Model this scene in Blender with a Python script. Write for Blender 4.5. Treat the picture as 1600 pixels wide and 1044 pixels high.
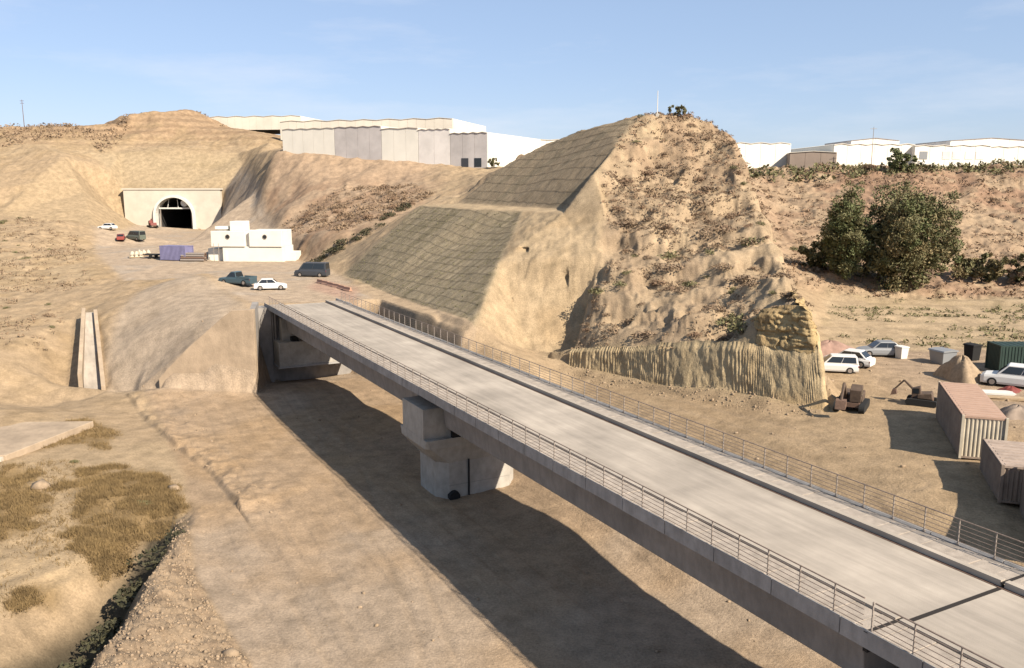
import bpy, math, random
import numpy as np
from mathutils import Vector, Matrix
from mathutils.geometry import delaunay_2d_cdt

for o in list(bpy.data.objects): bpy.data.objects.remove(o)
scene = bpy.context.scene
COL = scene.collection
random.seed(7); RNG = np.random.default_rng(11)
R = math.radians

# ------------------------------------------------------------------ camera, sky, sun
CAMZ, FPX, PITCH = 14.0, 1330.0, math.atan((522-288)/1330.0)
cd = bpy.data.cameras.new('camera'); cam = bpy.data.objects.new('camera', cd); COL.objects.link(cam)
cam.location = (0, 0, CAMZ); cam.rotation_euler = (math.pi/2-PITCH, 0, 0)
cd.sensor_width = 36; cd.lens = FPX/1600*36; cd.clip_start = 0.5; cd.clip_end = 9000
scene.camera = cam

SUN = Vector((.984, -.961, 1.0)).normalized()      # towards the sun: behind the camera, to the right
w = bpy.data.worlds.new('World'); scene.world = w; w.use_nodes = True
nt = w.node_tree; nt.nodes.clear()
def nn(t, kind, **kw):
    n = t.nodes.new(kind)
    for k, v in kw.items(): setattr(n, k, v)
    return n
sky = nn(nt, 'ShaderNodeTexSky', sky_type='NISHITA', sun_disc=False)
sky.sun_elevation = math.asin(SUN.z); sky.sun_rotation = math.atan2(SUN.x, SUN.y)
sky.altitude = 300; sky.air_density = .9; sky.dust_density = .7; sky.ozone_density = 2.0
tc = nn(nt, 'ShaderNodeTexCoord'); mp = nn(nt, 'ShaderNodeMapping'); mp.inputs['Scale'].default_value = (2.2, 2.2, 11.0)
nt.links.new(tc.outputs['Generated'], mp.inputs['Vector'])
ns = nn(nt, 'ShaderNodeTexNoise'); ns.inputs['Scale'].default_value = 1.7; ns.inputs['Detail'].default_value = 8; ns.inputs['Roughness'].default_value = .6
nt.links.new(mp.outputs['Vector'], ns.inputs['Vector'])
rp = nn(nt, 'ShaderNodeValToRGB'); rp.color_ramp.elements[0].position = .49; rp.color_ramp.elements[1].position = .78
rp.color_ramp.elements[1].color = (.3, .3, .3, 1)
nt.links.new(ns.outputs['Fac'], rp.inputs['Fac'])
mixs = nn(nt, 'ShaderNodeMix', data_type='RGBA')
nt.links.new(rp.outputs['Color'], mixs.inputs['Factor'])
tint = nn(nt, 'ShaderNodeMix', data_type='RGBA', blend_type='MULTIPLY'); tint.inputs['Factor'].default_value = 1; tint.inputs['B'].default_value = (1.06, .96, 1.06, 1)
nt.links.new(sky.outputs['Color'], tint.inputs['A']); hz_ = nn(nt, 'ShaderNodeMix', data_type='RGBA'); hz_.inputs['Factor'].default_value = .55; hz_.inputs['B'].default_value = (2.75, 3.75, 4.95, 1)
nt.links.new(tint.outputs['Result'], hz_.inputs['A']); nt.links.new(hz_.outputs['Result'], mixs.inputs['A']); mixs.inputs['B'].default_value = (6.5, 6.4, 6.6, 1)
bg = nn(nt, 'ShaderNodeBackground'); bg.inputs['Strength'].default_value = 0.072
nt.links.new(mixs.outputs['Result'], bg.inputs['Color'])
wo = nn(nt, 'ShaderNodeOutputWorld'); nt.links.new(bg.outputs[0], wo.inputs[0])

sl = bpy.data.lights.new('sun', 'SUN'); sl.energy = 5.0; sl.angle = R(.6); sl.color = (1.0, .89, .74)
so = bpy.data.objects.new('sun', sl); COL.objects.link(so); so.location = (60, -80, 60)
so.rotation_euler = SUN.to_track_quat('Z', 'Y').to_euler()
scene.view_settings.view_transform = 'Standard'; scene.view_settings.look = 'None'
scene.view_settings.exposure = 1.13; scene.view_settings.gamma = 1

# ------------------------------------------------------------------ survey helpers (photo bearing + a distance or a level -> a point in the place)
def ray(px, py):
    cx, cy = (px-800)/FPX, -(py-522)/FPX
    return (cx, math.cos(PITCH)+cy*math.sin(PITCH), -math.sin(PITCH)+cy*math.cos(PITCH))
def LV(px, py, z):
    r = ray(px, py); k = (z-CAMZ)/r[2]; return (r[0]*k, r[1]*k, z)
def DS(px, py, Y):
    r = ray(px, py); k = Y/r[1]; return (r[0]*k, Y, CAMZ+r[2]*k)
CT, ST = .8802, .4745                                  # bridge axis
def BR(s, u, z): return (CT*s-ST*u, ST*s+CT*u, z)
BANG = math.atan2(ST, CT)

# ------------------------------------------------------------------ noise
def _h(ix, iy, seed):
    n = (ix.astype(np.int64)*374761393 + iy.astype(np.int64)*668265263 + seed*1442695041) & 0xffffffff
    n = ((n ^ (n >> 13))*1274126177) & 0xffffffff
    return ((n ^ (n >> 16)) & 0xffff)/65535.0
def vnoise(x, y, seed=0):
    ix, iy = np.floor(x), np.floor(y); fx, fy = x-ix, y-iy
    fx = fx*fx*fx*(fx*(fx*6-15)+10); fy = fy*fy*fy*(fy*(fy*6-15)+10)
    a, b = _h(ix, iy, seed), _h(ix+1, iy, seed); c, d = _h(ix, iy+1, seed), _h(ix+1, iy+1, seed)
    return (a+(b-a)*fx)*(1-fy)+(c+(d-c)*fx)*fy
def fbm(x, y, oct=4, seed=0, gain=.5):
    s = np.zeros_like(x); a = 1.0; t = 0; c, sn = math.cos(.6), math.sin(.6)
    for i in range(oct):
        s += a*(vnoise(x, y, seed+i*17)*2-1); t += a; a *= gain
        x, y = (x*c-y*sn)*2.03+13.7, (x*sn+y*c)*2.03+7.1
    return s/t
def sstep(a, b, v):
    t = np.clip((v-a)/(b-a), 0, 1); return t*t*(3-2*t)
def inpoly(x, y, P):
    r = np.zeros(x.shape, bool); n = len(P)
    for i in range(n):
        x0, y0 = P[i][:2]; x1, y1 = P[(i+1) % n][:2]
        if y0 == y1: continue
        c = ((y0 > y) != (y1 > y)) & (x < (x1-x0)*(y-y0)/(y1-y0)+x0); r ^= c
    return r

# ------------------------------------------------------------------ materials
def material(name, col, rough=.85, noise=0, nscale=3.0, bump=0, bscale=20.0, metal=0, spec=.3, col2=None):
    col = tuple(c*.68 for c in col); col2 = tuple(c*.68 for c in col2) if col2 else None
    m = bpy.data.materials.new(name); m.use_nodes = True; t = m.node_tree
    b = t.nodes['Principled BSDF']; b.inputs['Roughness'].default_value = rough; b.inputs['Metallic'].default_value = metal
    b.inputs['Specular IOR Level'].default_value = spec; b.inputs['Base Color'].default_value = (*col, 1)
    if noise or bump:
        g = nn(t, 'ShaderNodeNewGeometry')
    if noise:
        n1 = nn(t, 'ShaderNodeTexNoise'); n1.inputs['Scale'].default_value = nscale; n1.inputs['Detail'].default_value = 7; n1.inputs['Roughness'].default_value = .62
        t.links.new(g.outputs['Position'], n1.inputs['Vector'])
        r = nn(t, 'ShaderNodeValToRGB'); r.color_ramp.elements[0].position = .3; r.color_ramp.elements[1].position = .72
        c2 = col2 if col2 else tuple(c*(1-noise) for c in col)
        c3 = col if col2 else tuple(min(1, c*(1+noise*.5)) for c in col)
        r.color_ramp.elements[0].color = (*c2, 1); r.color_ramp.elements[1].color = (*c3, 1)
        t.links.new(n1.outputs['Fac'], r.inputs['Fac']); t.links.new(r.outputs['Color'], b.inputs['Base Color'])
    if bump:
        n2 = nn(t, 'ShaderNodeTexNoise'); n2.inputs['Scale'].default_value = bscale; n2.inputs['Detail'].default_value = 5
        t.links.new(g.outputs['Position'], n2.inputs['Vector'])
        bp = nn(t, 'ShaderNodeBump'); bp.inputs['Strength'].default_value = bump; bp.inputs['Distance'].default_value = .05
        t.links.new(n2.outputs['Fac'], bp.inputs['Height']); t.links.new(bp.outputs['Normal'], b.inputs['Normal'])
    return m

def terrain_material():
    m = bpy.data.materials.new('earth'); m.use_nodes = True; t = m.node_tree; b = t.nodes['Principled BSDF']
    b.inputs['Roughness'].default_value = .95; b.inputs['Specular IOR Level'].default_value = .1
    at = nn(t, 'ShaderNodeVertexColor', layer_name='soil'); g = nn(t, 'ShaderNodeNewGeometry')
    n1 = nn(t, 'ShaderNodeTexNoise'); n1.inputs['Scale'].default_value = .7; n1.inputs['Detail'].default_value = 6; n1.inputs['Roughness'].default_value = .6
    n2 = nn(t, 'ShaderNodeTexNoise'); n2.inputs['Scale'].default_value = 7; n2.inputs['Detail'].default_value = 6; n2.inputs['Roughness'].default_value = .7
    for n in (n1, n2): t.links.new(g.outputs['Position'], n.inputs['Vector'])
    mr = nn(t, 'ShaderNodeMapRange'); mr.inputs[1].default_value = .3; mr.inputs[2].default_value = .7; mr.inputs[3].default_value = .74; mr.inputs[4].default_value = 1.16
    t.links.new(n1.outputs['Fac'], mr.inputs[0])
    mr2 = nn(t, 'ShaderNodeMapRange'); mr2.inputs[1].default_value = .3; mr2.inputs[2].default_value = .7; mr2.inputs[3].default_value = .72; mr2.inputs[4].default_value = 1.2
    t.links.new(n2.outputs['Fac'], mr2.inputs[0])
    mm = nn(t, 'ShaderNodeMath', operation='MULTIPLY'); t.links.new(mr.outputs[0], mm.inputs[0]); t.links.new(mr2.outputs[0], mm.inputs[1])
    mx = nn(t, 'ShaderNodeVectorMath', operation='SCALE'); t.links.new(at.outputs['Color'], mx.inputs[0]); t.links.new(mm.outputs[0], mx.inputs['Scale'])
    t.links.new(mx.outputs[0], b.inputs['Base Color'])
    ad = nn(t, 'ShaderNodeMath', operation='ADD'); t.links.new(n1.outputs['Fac'], ad.inputs[0]); t.links.new(n2.outputs['Fac'], ad.inputs[1])
    bp = nn(t, 'ShaderNodeBump'); bp.inputs['Strength'].default_value = .6; bp.inputs['Distance'].default_value = .11
    n3 = nn(t, 'ShaderNodeTexNoise', noise_type='RIDGED_MULTIFRACTAL'); n3.inputs['Scale'].default_value = .55; n3.inputs['Detail'].default_value = 6; n3.inputs['Roughness'].default_value = .55
    t.links.new(g.outputs['Position'], n3.inputs['Vector'])
    rk = nn(t, 'ShaderNodeMath', operation='MULTIPLY'); t.links.new(n3.outputs['Fac'], rk.inputs[0]); t.links.new(at.outputs['Alpha'], rk.inputs[1])
    rk2 = nn(t, 'ShaderNodeMath', operation='MULTIPLY'); t.links.new(rk.outputs[0], rk2.inputs[0]); rk2.inputs[1].default_value = 2.6
    ad2 = nn(t, 'ShaderNodeMath', operation='ADD'); t.links.new(ad.outputs[0], ad2.inputs[0]); t.links.new(rk2.outputs[0], ad2.inputs[1])
    t.links.new(ad2.outputs[0], bp.inputs['Height']); t.links.new(bp.outputs['Normal'], b.inputs['Normal'])
    return m

M = {
 'earth': terrain_material(),
 'deck': material('deck_concrete', (.50, .435, .36), .9, .22, .35, .25, 30),
 'fascia': material('fascia_concrete', (.42, .40, .38), .85, .2, .8, .2, 25),
 'girder': material('girder_concrete', (.36, .33, .30), .9, .22, .6, .2, 20),
 'pier': material('pier_concrete', (.50, .46, .40), .9, .2, .7, .25, 18),
 'wing': material('dusty_concrete', (.48, .37, .26), .95, .25, .35, .5, 6),
 'cover': material('walkway_concrete', (.45, .385, .32), .92, .3, 2.2, .4, 40),
 'rust': material('rusty_steel', (.20, .125, .09), .8, .35, 8),
 'rail_paint': material('weathered_rail', (.33, .25, .20), .7, .3, 6),
 'dark_rust': material('dark_rusty_steel', (.13, .09, .065), .85, .4, 3),
 'leaf_shade': material('shade_dark_leaves', (.085, .08, .04), .85, .35, 1.0, col2=(.045, .042, .022)),  # leaves darkened to carry the shade of gully and ditch
 'galv': material('galvanised_steel', (.36, .31, .27), .55, .2, 9, metal=.2),
 'joint': material('joint_rubber', (.03, .024, .02), .9),
 'black': material('black_rubber', (.018, .018, .018), .85),
 'glass': material('dark_glass', (.02, .025, .03), .12, spec=.6),
 'white': material('white_paint', (.78, .76, .70), .6, .1, 1.2),
 'wallwhite': material('white_render', (.84, .81, .71), .85, .1, .35),
 'sheet': material('white_sheet', (.92, .88, .78), .7, .12, .15),
 'grey_sheet': material('grey_cladding', (.88, .83, .78), .7, .2, .25),
 'mid_sheet': material('mid_grey_cladding', (.62, .58, .56), .7, .2, .25),
 'dusty_top': material('dusty_sheet_top', (.46, .36, .29), .9, .3, 1.0, .4, 5),
 'brown_sheet': material('brown_cladding', (.34, .27, .22), .8, .15, .3),
 'roofsheet': material('pale_roof', (.82, .76, .65), .7, .15, .1),
 'portal': material('portal_shotcrete', (.66, .60, .50), .95, .12, .4, .3, 6),
 'dark': material('tunnel_lining', (.045, .042, .04), .95),
 'bark': material('bark', (.10, .075, .05), .95, .3, 4),
 'leaf_olive': material('olive_leaves', (.22, .205, .095), .8, .35, 1.0, col2=(.13, .12, .055)),
 'leaf_brown': material('brownish_leaves', (.32, .25, .125), .8, .35, .8, col2=(.17, .14, .065)),
 'leaf_green': material('green_leaves', (.18, .20, .08), .8, .35, 1.0, col2=(.09, .105, .042)),
 'scrub': material('dry_scrub', (.36, .255, .16), .9, .4, .5, col2=(.22, .155, .105)),
 'scrub_red': material('reddish_scrub', (.34, .225, .14), .9, .4, .5, col2=(.20, .13, .085)),
 'grass': material('dry_grass', (.33, .225, .10), .9, .35, .9, col2=(.15, .10, .045)),
 'rock': material('rubble_stone', (.38, .28, .185), .95, .3, 3, .4, 14),
 'container': material('salmon_container', (.50, .33, .24), .75, .15, 1.5),
 'cream_container': material('cream_container', (.62, .54, .41), .7, .2, 1.5),
 'brown_box': material('brown_tarpaulin', (.32, .25, .195), .9, .25, 1.2, .5, 3),
 'green_box': material('dark_green_paint', (.025, .05, .04), .6, .2, 1),
 'blue_box': material('violet_blue_paint', (.22, .21, .36), .65, .2, .8),
 'c_white': material('car_white', (.78, .77, .74), .35, spec=.5),
 'c_teal': material('car_teal', (.06, .10, .12), .35, spec=.5),
 'c_red': material('car_red', (.30, .06, .045), .4, spec=.5),
 'c_green': material('car_greygreen', (.13, .15, .12), .4, spec=.5),
 'c_grey': material('car_grey', (.28, .29, .30), .4, spec=.5),
 'c_black': material('car_charcoal', (.05, .055, .065), .4, spec=.5),
 'orange': material('orange_plastic', (.50, .29, .20), .7, .2, 2),
 'red': material('red_paint', (.22, .05, .04), .6, .25, 2),
 'rubber_pink': material('rosy_soil', (.36, .23, .18), .95, .3, 1.5, .4, 6),
 'wood': material('pale_timber', (.50, .37, .23), .85, .25, 3),
 'lamp_red': material('lamp_red', (.35, .02, .015), .4), 'lamp_white': material('lamp_clear', (.7, .7, .65), .2),
 'netting': material('netting_grid', (.24, .20, .145), .9),
}

def wear(m, s_along, amount):                            # dust drifts and dark streaks along the bridge axis
    t = m.node_tree; b = t.nodes['Principled BSDF']; src = b.inputs['Base Color'].links[0].from_socket; g = nn(t, 'ShaderNodeNewGeometry')
    mpn = nn(t, 'ShaderNodeMapping'); mpn.vector_type = 'TEXTURE'; mpn.inputs['Rotation'].default_value = (0, 0, BANG); mpn.inputs['Scale'].default_value = (.55, s_along, 1)
    t.links.new(g.outputs['Position'], mpn.inputs['Vector'])
    n = nn(t, 'ShaderNodeTexNoise'); n.inputs['Scale'].default_value = 1.1; n.inputs['Detail'].default_value = 7; n.inputs['Roughness'].default_value = .65; t.links.new(mpn.outputs[0], n.inputs['Vector'])
    r = nn(t, 'ShaderNodeMapRange'); r.inputs[1].default_value = .32; r.inputs[2].default_value = .62; r.inputs[3].default_value = 1-amount; r.inputs[4].default_value = 1.06; t.links.new(n.outputs['Fac'], r.inputs[0])
    n2 = nn(t, 'ShaderNodeTexNoise'); n2.inputs['Scale'].default_value = .16; n2.inputs['Detail'].default_value = 5; t.links.new(g.outputs['Position'], n2.inputs['Vector'])
    r2 = nn(t, 'ShaderNodeMapRange'); r2.inputs[1].default_value = .35; r2.inputs[2].default_value = .65; r2.inputs[3].default_value = .86; r2.inputs[4].default_value = 1.06; t.links.new(n2.outputs['Fac'], r2.inputs[0])
    mu = nn(t, 'ShaderNodeMath', operation='MULTIPLY'); t.links.new(r.outputs[0], mu.inputs[0]); t.links.new(r2.outputs[0], mu.inputs[1])
    v = nn(t, 'ShaderNodeVectorMath', operation='SCALE'); t.links.new(src, v.inputs[0]); t.links.new(mu.outputs[0], v.inputs['Scale']); t.links.new(v.outputs[0], b.inputs['Base Color'])
wear(M['deck'], 9, .2); wear(M['girder'], .4, .16); wear(M['fascia'], .5, .2); wear(M['pier'], .5, .18); wear(M['wing'], .8, .12)

# ------------------------------------------------------------------ mesh builder
class MB:
    def __init__(s): s.v = []; s.f = []
    def add(s, v, f):
        o = len(s.v); s.v += [tuple(p) for p in v]; s.f += [tuple(i+o for i in q) for q in f]; return s
    def box(s, x0, x1, y0, y1, z0, z1):
        return s.add([(x0,y0,z0),(x1,y0,z0),(x1,y1,z0),(x0,y1,z0),(x0,y0,z1),(x1,y0,z1),(x1,y1,z1),(x0,y1,z1)],
                     [(3,2,1,0),(4,5,6,7),(0,1,5,4),(1,2,6,5),(2,3,7,6),(3,0,4,7)])
    def prism(s, poly, axis, a, b):                     # extrude a 2-D outline along x, y or z
        def pt(p, h): return {'x': (h,p[0],p[1]), 'y': (p[0],h,p[1]), 'z': (p[0],p[1],h)}[axis]
        n = len(poly); v = [pt(p, a) for p in poly]+[pt(p, b) for p in poly]
        f = [tuple(range(n-1,-1,-1)), tuple(range(n,2*n))]+[(i,(i+1)%n,n+(i+1)%n,n+i) for i in range(n)]
        return s.add(v, f)
    def loft(s, rings, cap=True, closed=True):
        n = len(rings[0]); v = [p for r in rings for p in r]; f = []
        for k in range(len(rings)-1):
            for i in range(n if closed else n-1): f.append((k*n+i, k*n+(i+1)%n, (k+1)*n+(i+1)%n, (k+1)*n+i))
        if cap: f += [tuple(range(n-1,-1,-1)), tuple((len(rings)-1)*n+i for i in range(n))]
        return s.add(v, f)
    def tube(s, p0, p1, r0, r1=None, n=6):
        r1 = r0 if r1 is None else r1; p0, p1 = Vector(p0), Vector(p1); d = (p1-p0).normalized()
        a = d.orthogonal().normalized(); b = d.cross(a)
        ring = lambda p, r: [p+(a*math.cos(2*math.pi*i/n)+b*math.sin(2*math.pi*i/n))*r for i in range(n)]
        return s.loft([ring(p0, r0), ring(p1, r1)])
    def build(s, name, mat, parent=None, smooth=False, bevel=0):
        me = bpy.data.meshes.new(name); me.from_pydata(s.v, [], s.f); me.update()
        me.materials.append(M[mat] if isinstance(mat, str) else mat)
        if smooth: me.polygons.foreach_set('use_smooth', [True]*len(me.polygons))
        o = bpy.data.objects.new(name, me); COL.objects.link(o); o.parent = parent
        if bevel:
            md = o.modifiers.new('bevel', 'BEVEL'); md.width = bevel; md.segments = 2; md.limit_method = 'ANGLE'
        return o
def tag(o, label, cat=None, group=None, kind=None):
    if label: o['label'] = label
    if cat: o['category'] = cat
    if group: o['group'] = group
    if kind: o['kind'] = kind
    return o
def thing(name, label, cat, loc=(0,0,0), rz=0, group=None):
    o = bpy.data.objects.new(name, None); COL.objects.link(o); o.location = loc; o.rotation_euler = (0,0,rz); o.empty_display_size = .5
    return tag(o, label, cat, group)
def copy_tree(o, parent=None):
    c = o.copy(); COL.objects.link(c); c.parent = parent
    for ch in list(o.children): copy_tree(ch, c)
    return c

# ------------------------------------------------------------------ terrain: survey points and break lines
PTS, EDG = [], []
def brk(*p, close=False):
    i0 = len(PTS)
    for q in p: PTS.append(q)
    for k in range(len(p)-1): EDG.append((i0+k, i0+k+1))
    if close: EDG.append((i0+len(p)-1, i0))
def pts(*p):
    for q in p: PTS.append(q)

# valley floor
pts(BR(30,-30,-8), BR(5,-40,-8), BR(32,5,-8), BR(30,30,-8), BR(25,45,-8), BR(25,65,-8.1), BR(24,82,-8.3), BR(15,20,-8), BR(12,45,-8), BR(12,66,-8.2),
    BR(10,85,-8.3), BR(31,60,-7.9), BR(31.5,80,-8.2), BR(-2,8,-8), BR(-8,35,-8))
# abutment toe / platform front, left to right
brk(LV(168,612,-8.3), LV(215,611,-8.3), (-38.8,90.4,-8.2), (-37.4,89.2,-7.6), (-33,89.1,-7.9), (-27.4,89.3,-8.2), BR(20.3,97,-8.6), BR(21.6,99.8,-9), BR(26,100.2,-9.2), BR(31,100.4,-9.0))
brk((-37.7,91.0,-5.4), (-34.6,91.2,-2.7), (-31.2,91.2,-.1), (-30,91.2,.8), (-28.9,91.3,.85), BR(18.5,97,.1), BR(20.0,101.5,-.2), BR(26,101.6,-.2), BR(31.5,101.8,-.2), BR(35.5,100,-.1), BR(35.3,88,0), BR(36.0,76.5,0))
brk(BR(31,100.4,-9.0), BR(32.2,95,-8.6), BR(32.3,85,-8), BR(32.5,74,-7.2), BR(35,62,-6), BR(36,48,-5.6), BR(34,30,-6), BR(34,10,-6.5))
# spoil cone behind the wing wall
pts(LV(300,428,1.6), LV(285,432,1.3), LV(322,436,1.2), DS(250,458,113), DS(230,480,108), DS(200,520,102), DS(185,560,96.5), DS(300,500,97), DS(350,470,103), DS(250,505,99), DS(300,465,107),
    LV(345,452,.2), LV(378,472,.2))
# platform
pts(BR(27,115,0), BR(35.5,112,0), LV(350,430,0), LV(250,412,0), LV(200,405,0), LV(150,398,.2), LV(290,380,0), LV(250,365,0), LV(165,385,.2), LV(450,440,0), LV(480,432,0), LV(420,412,0), BR(30,130,0), LV(310,408,0), LV(260,440,-.4), LV(190,440,-1.2))
# cut slope right of the track: toe, berm, crest
brk(BR(36.9,76.2,.2), BR(37.2,90,.1), BR(38,110,.1), LV(535,431,0))
brk(LV(815,331,10.4), DS(735,327,123.5), LV(656,322,10.5))
brk(BR(36.9,76.2,.2), BR(45,86.5,5.3), LV(815,331,10.4))
brk(LV(535,431,0), DS(595,376,134), LV(656,322,10.5))
brk(BR(58.5,92.5,10.9), BR(58.3,110,10.9), BR(58,126,11))
brk(BR(58.5,92.5,10.9), DS(930,265,108), DS(965,222,114), DS(1000,182,120))
brk(BR(58,126,11), DS(770,270,140), DS(820,240,138), DS(870,215,135), DS(930,195,128), DS(1000,182,120))
# sandstone end face
brk(LV(815,331,10.4), LV(880,333,10.5), LV(946,336,10.4))
brk(BR(36.9,76.2,.2), BR(40,76.4,-2), BR(44,77.3,-3.8), LV(890,578,-4.4))
# ribbed excavation face: foot and top
FOOT = [LV(890,578,-4.4), LV(950,590,-4.3), LV(1000,600,-4.2), LV(1075,613,-3.8), LV(1150,625,-3.6), LV(1225,634,-3.2), LV(1290,641,-3.0)]
TOP = [DS(893,545,84.6), DS(950,541,81.3), DS(1000,540,78.6), DS(1075,531,74.6), DS(1150,532,70.8), DS(1225,540,67.8), DS(1277,542,66.0)]
brk(*FOOT, (24.9,66,-2.9), (26.0,70.5,-2.8), (28.6,82,-2.4), (32,98,-1.4), (35,115,0), (38,130,3))
brk(*TOP, DS(1270,490,67.6), DS(1260,468,74), DS(1246,428,82.5), DS(1218,375,91))
# natural mound
brk(DS(1182,534,69.5), DS(1176,492,70.6), DS(1190,482,71.0))
brk(DS(1150,525,75.0), DS(1128,500,79.0))
brk(DS(1120,505,76.2), DS(1100,478,80))
brk(DS(1190,482,71.0), DS(1225,478,69.6), DS(1258,478,68.4))
brk(LV(946,336,10.4), DS(933,400,95.2), DS(914,480,90), DS(898,545,86))
brk(DS(905,552,88.5), DS(920,490,92.5))
brk(DS(928,520,85.6), DS(938,470,88.5))
pts(DS(1000,485,85.5), DS(1060,480,83), DS(1085,505,78), DS(1130,462,83), DS(1200,455,77), 
    DS(950,400,95.5), DS(1020,410,93), DS(1080,400,93), DS(1140,410,89), DS(1190,405,87),
    DS(1020,335,101), DS(1080,330,102), DS(1140,330,101), DS(1175,330,99.5), DS(1198,338,98.5),
    DS(955,292,107.5), DS(1000,270,111), DS(1050,260,112), DS(1110,255,112), DS(1155,262,109), DS(1176,275,107),
    DS(1030,215,117), DS(1080,205,118), DS(1120,215,116), DS(1155,225,113), DS(1025,180,120.5), DS(1060,174,121), DS(1090,178,121), DS(1120,186,119.5), DS(1148,202,117))
pts((34,103,.4), (36,114,1.2), (37,124,3), (30,126,18), (18,132,20.5), (10,140,19.5), (24,142,14), (36,140,6))
# gully behind the mound
pts(LV(505,430,0), LV(480,425,0), DS(548,395,141), DS(590,360,150), DS(640,333,158), DS(680,310,168), DS(745,275,186), (-9,150,13.2), (0,155,15.5), (14,160,16.2), (30,165,14.5))
# hill left of the gully, up to the sheds
brk(LV(452,399,.2), LV(500,412,0))
brk(DS(455,372,171), DS(490,371,160), DS(530,366,154))
pts(DS(560,340,165), DS(600,290,196), DS(540,300,193), DS(450,330,190), DS(480,290,204), DS(400,300,222), DS(400,262,240), DS(430,360,186), DS(400,345,205), DS(700,275,190), DS(640,300,183))
brk(DS(430,236,222), DS(455,238.5,219.3), DS(530,245,213.6), DS(600,251,208.4), DS(680,258,202.8), DS(755,263,197.8), DS(790,263,196))
brk((DS(430,236,222)[0], 228, 23.0), (DS(600,251,214)[0], 216, 19.6), (DS(755,263,204)[0]+2, 206, 17.8))
pts(DS(420,222,280), DS(380,205,310), DS(330,190,330), DS(400,240,262))
# tunnel cutting
brk((-120,269.6,.1), (-113.6,269.6,0), (-98,269.6,0), (-92.5,269.6,.1))
brk((-122.5,271.2,12.0), (-105,271.2,12.1), (-90.2,271.2,12.1))
brk(DS(188,238,288), DS(280,234,290), DS(372,240,290))
brk((-120,269.6,.1), DS(213,352,257), DS(150,372,222), DS(60,352,215), DS(0,335,232))
brk((-122.5,271.2,12.0), DS(170,268,272), DS(100,245,264), DS(50,285,248), DS(0,325,238))
brk(DS(100,245,264), DS(140,242,280), DS(188,238,288))
pts(DS(130,300,252))
brk((-92.5,269.6,.1), (-88.5,255,0), (-84.5,243,0), (-82.5,237,0))
brk((-90.2,271.2,12.1), DS(379,258,281), DS(369,284,263), DS(358,322,245), DS(354,352,236))
pts(DS(0,200,300), DS(60,198,305), DS(110,197,306), DS(180,194,312), DS(40,225,285), DS(0,235,280), DS(130,222,292), DS(160,225,296))
pts(DS(203,178,318), DS(240,174,322), DS(300,170,335), DS(204,206,313), DS(250,200,312), DS(260,222,304), DS(310,200,316), DS(320,216,308), DS(350,222,304), DS(360,200,330), DS(190,196,316))
# left foreground: natural slope, plateau with dry grass, ditch, rubble bank
pts(DS(0,345,215), DS(110,345,208), DS(60,400,165), DS(0,400,165), DS(120,420,150), DS(60,450,135), DS(0,480,118), DS(120,470,122), DS(60,520,104), DS(20,560,95), DS(0,640,77.5), DS(80,500,112), DS(80,640,87.5), DS(100,600,92))
brk(LV(121,491,-3.5), LV(104,625,-10.2))
brk(LV(154,489,-2.6), LV(172,611,-9.1))
pts(DS(200,640,91), LV(240,650,-8.6), LV(180,680,-8.2), LV(60,690,-7.9), LV(0,700,-7.9), LV(110,640,-8.5), LV(120,740,-8.0), LV(30,760,-8.0), LV(255,745,-7.9), LV(310,740,-8.3))
brk(LV(268,778,-8.1), LV(222,830,-8.3), LV(150,885,-8.4), LV(60,922,-8.4), LV(0,965,-8.4), (-29,34,-8.4), (-29.5,20,-8.4))
brk((-23,55,-9.5), (-22.6,50.5,-11.3), (-22.4,47,-12.2), (-22.4,42,-12.5), (-22.6,36,-12.6), (-23,28,-12.6), (-23,16,-12.6))
brk(LV(274,800,-7.2), LV(245,870,-6.3), LV(200,930,-6.0), LV(150,1000,-5.9), LV(120,1044,-5.9), (-17.6,26,-6), (-17.6,16,-6))
brk(LV(292,800,-8.0), LV(303,900,-8.0), LV(335,960,-8.0), LV(392,1044,-8.0), (-9.8,30,-8))
pts((-40,40,-8.2), (-60,40,-7.9), (-80,60,-7), (-45,20,-8.3), (-70,80,-5.5), (-100,100,-2.5), (-140,160,2), (-165,235,9), (-185,300,30), (-60,0,-7), (-30,5,-7.5))
# right: ground beside the bridge, yard, terrace, hillside
pts(LV(1000,660,-4.6), LV(1100,680,-4.3), LV(1250,700,-3.6), LV(1350,760,-3.6), LV(1450,800,-3.6), LV(1600,860,-3.8), LV(1150,720,-4.6), LV(900,610,-5.0), LV(1330,690,-3.1), LV(1450,760,-3.0),
    (25,45,-3.0), (25,60,-2.8), (30,50,-2.75), (30,62,-2.7), (34,75,-2.6), (45,60,-2.6), (40,85,-2.6), (60,80,-2.5), (60,50,-2.7), (40,40,-2.9), (30,25,-4), (45,20,-4), (80,30,-3), (100,70,-2.4))
pts(LV(1300,540,-2.6), LV(1450,540,-2.6), LV(1600,545,-2.5), LV(1300,505,-2.3), LV(1450,500,-2.2), LV(1600,505,-2.2), LV(1290,470,-1.6), LV(1400,470,-1.8), LV(1500,472,-1.8), LV(1600,478,-1.8), LV(1750,480,-1.8))
pts(DS(1285,435,121), DS(1250,420,130), DS(1300,425,126), DS(1400,440,124), DS(1500,425,130), DS(1600,425,130), DS(1500,395,141), DS(1600,390,142), DS(1270,380,146), DS(1350,380,143), DS(1240,350,160), DS(1300,330,164), DS(1400,325,164), DS(1500,330,164), DS(1600,325,166),
    DS(1225,310,176), DS(1300,290,180), DS(1400,285,180), DS(1500,285,180), DS(1600,280,180), DS(1190,280,188), DS(1180,266,195), DS(1300,264,193), DS(1400,263,192), DS(1500,263,192), DS(1600,262,192), DS(1800,262,192), DS(1800,330,164), DS(1800,400,142))
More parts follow.
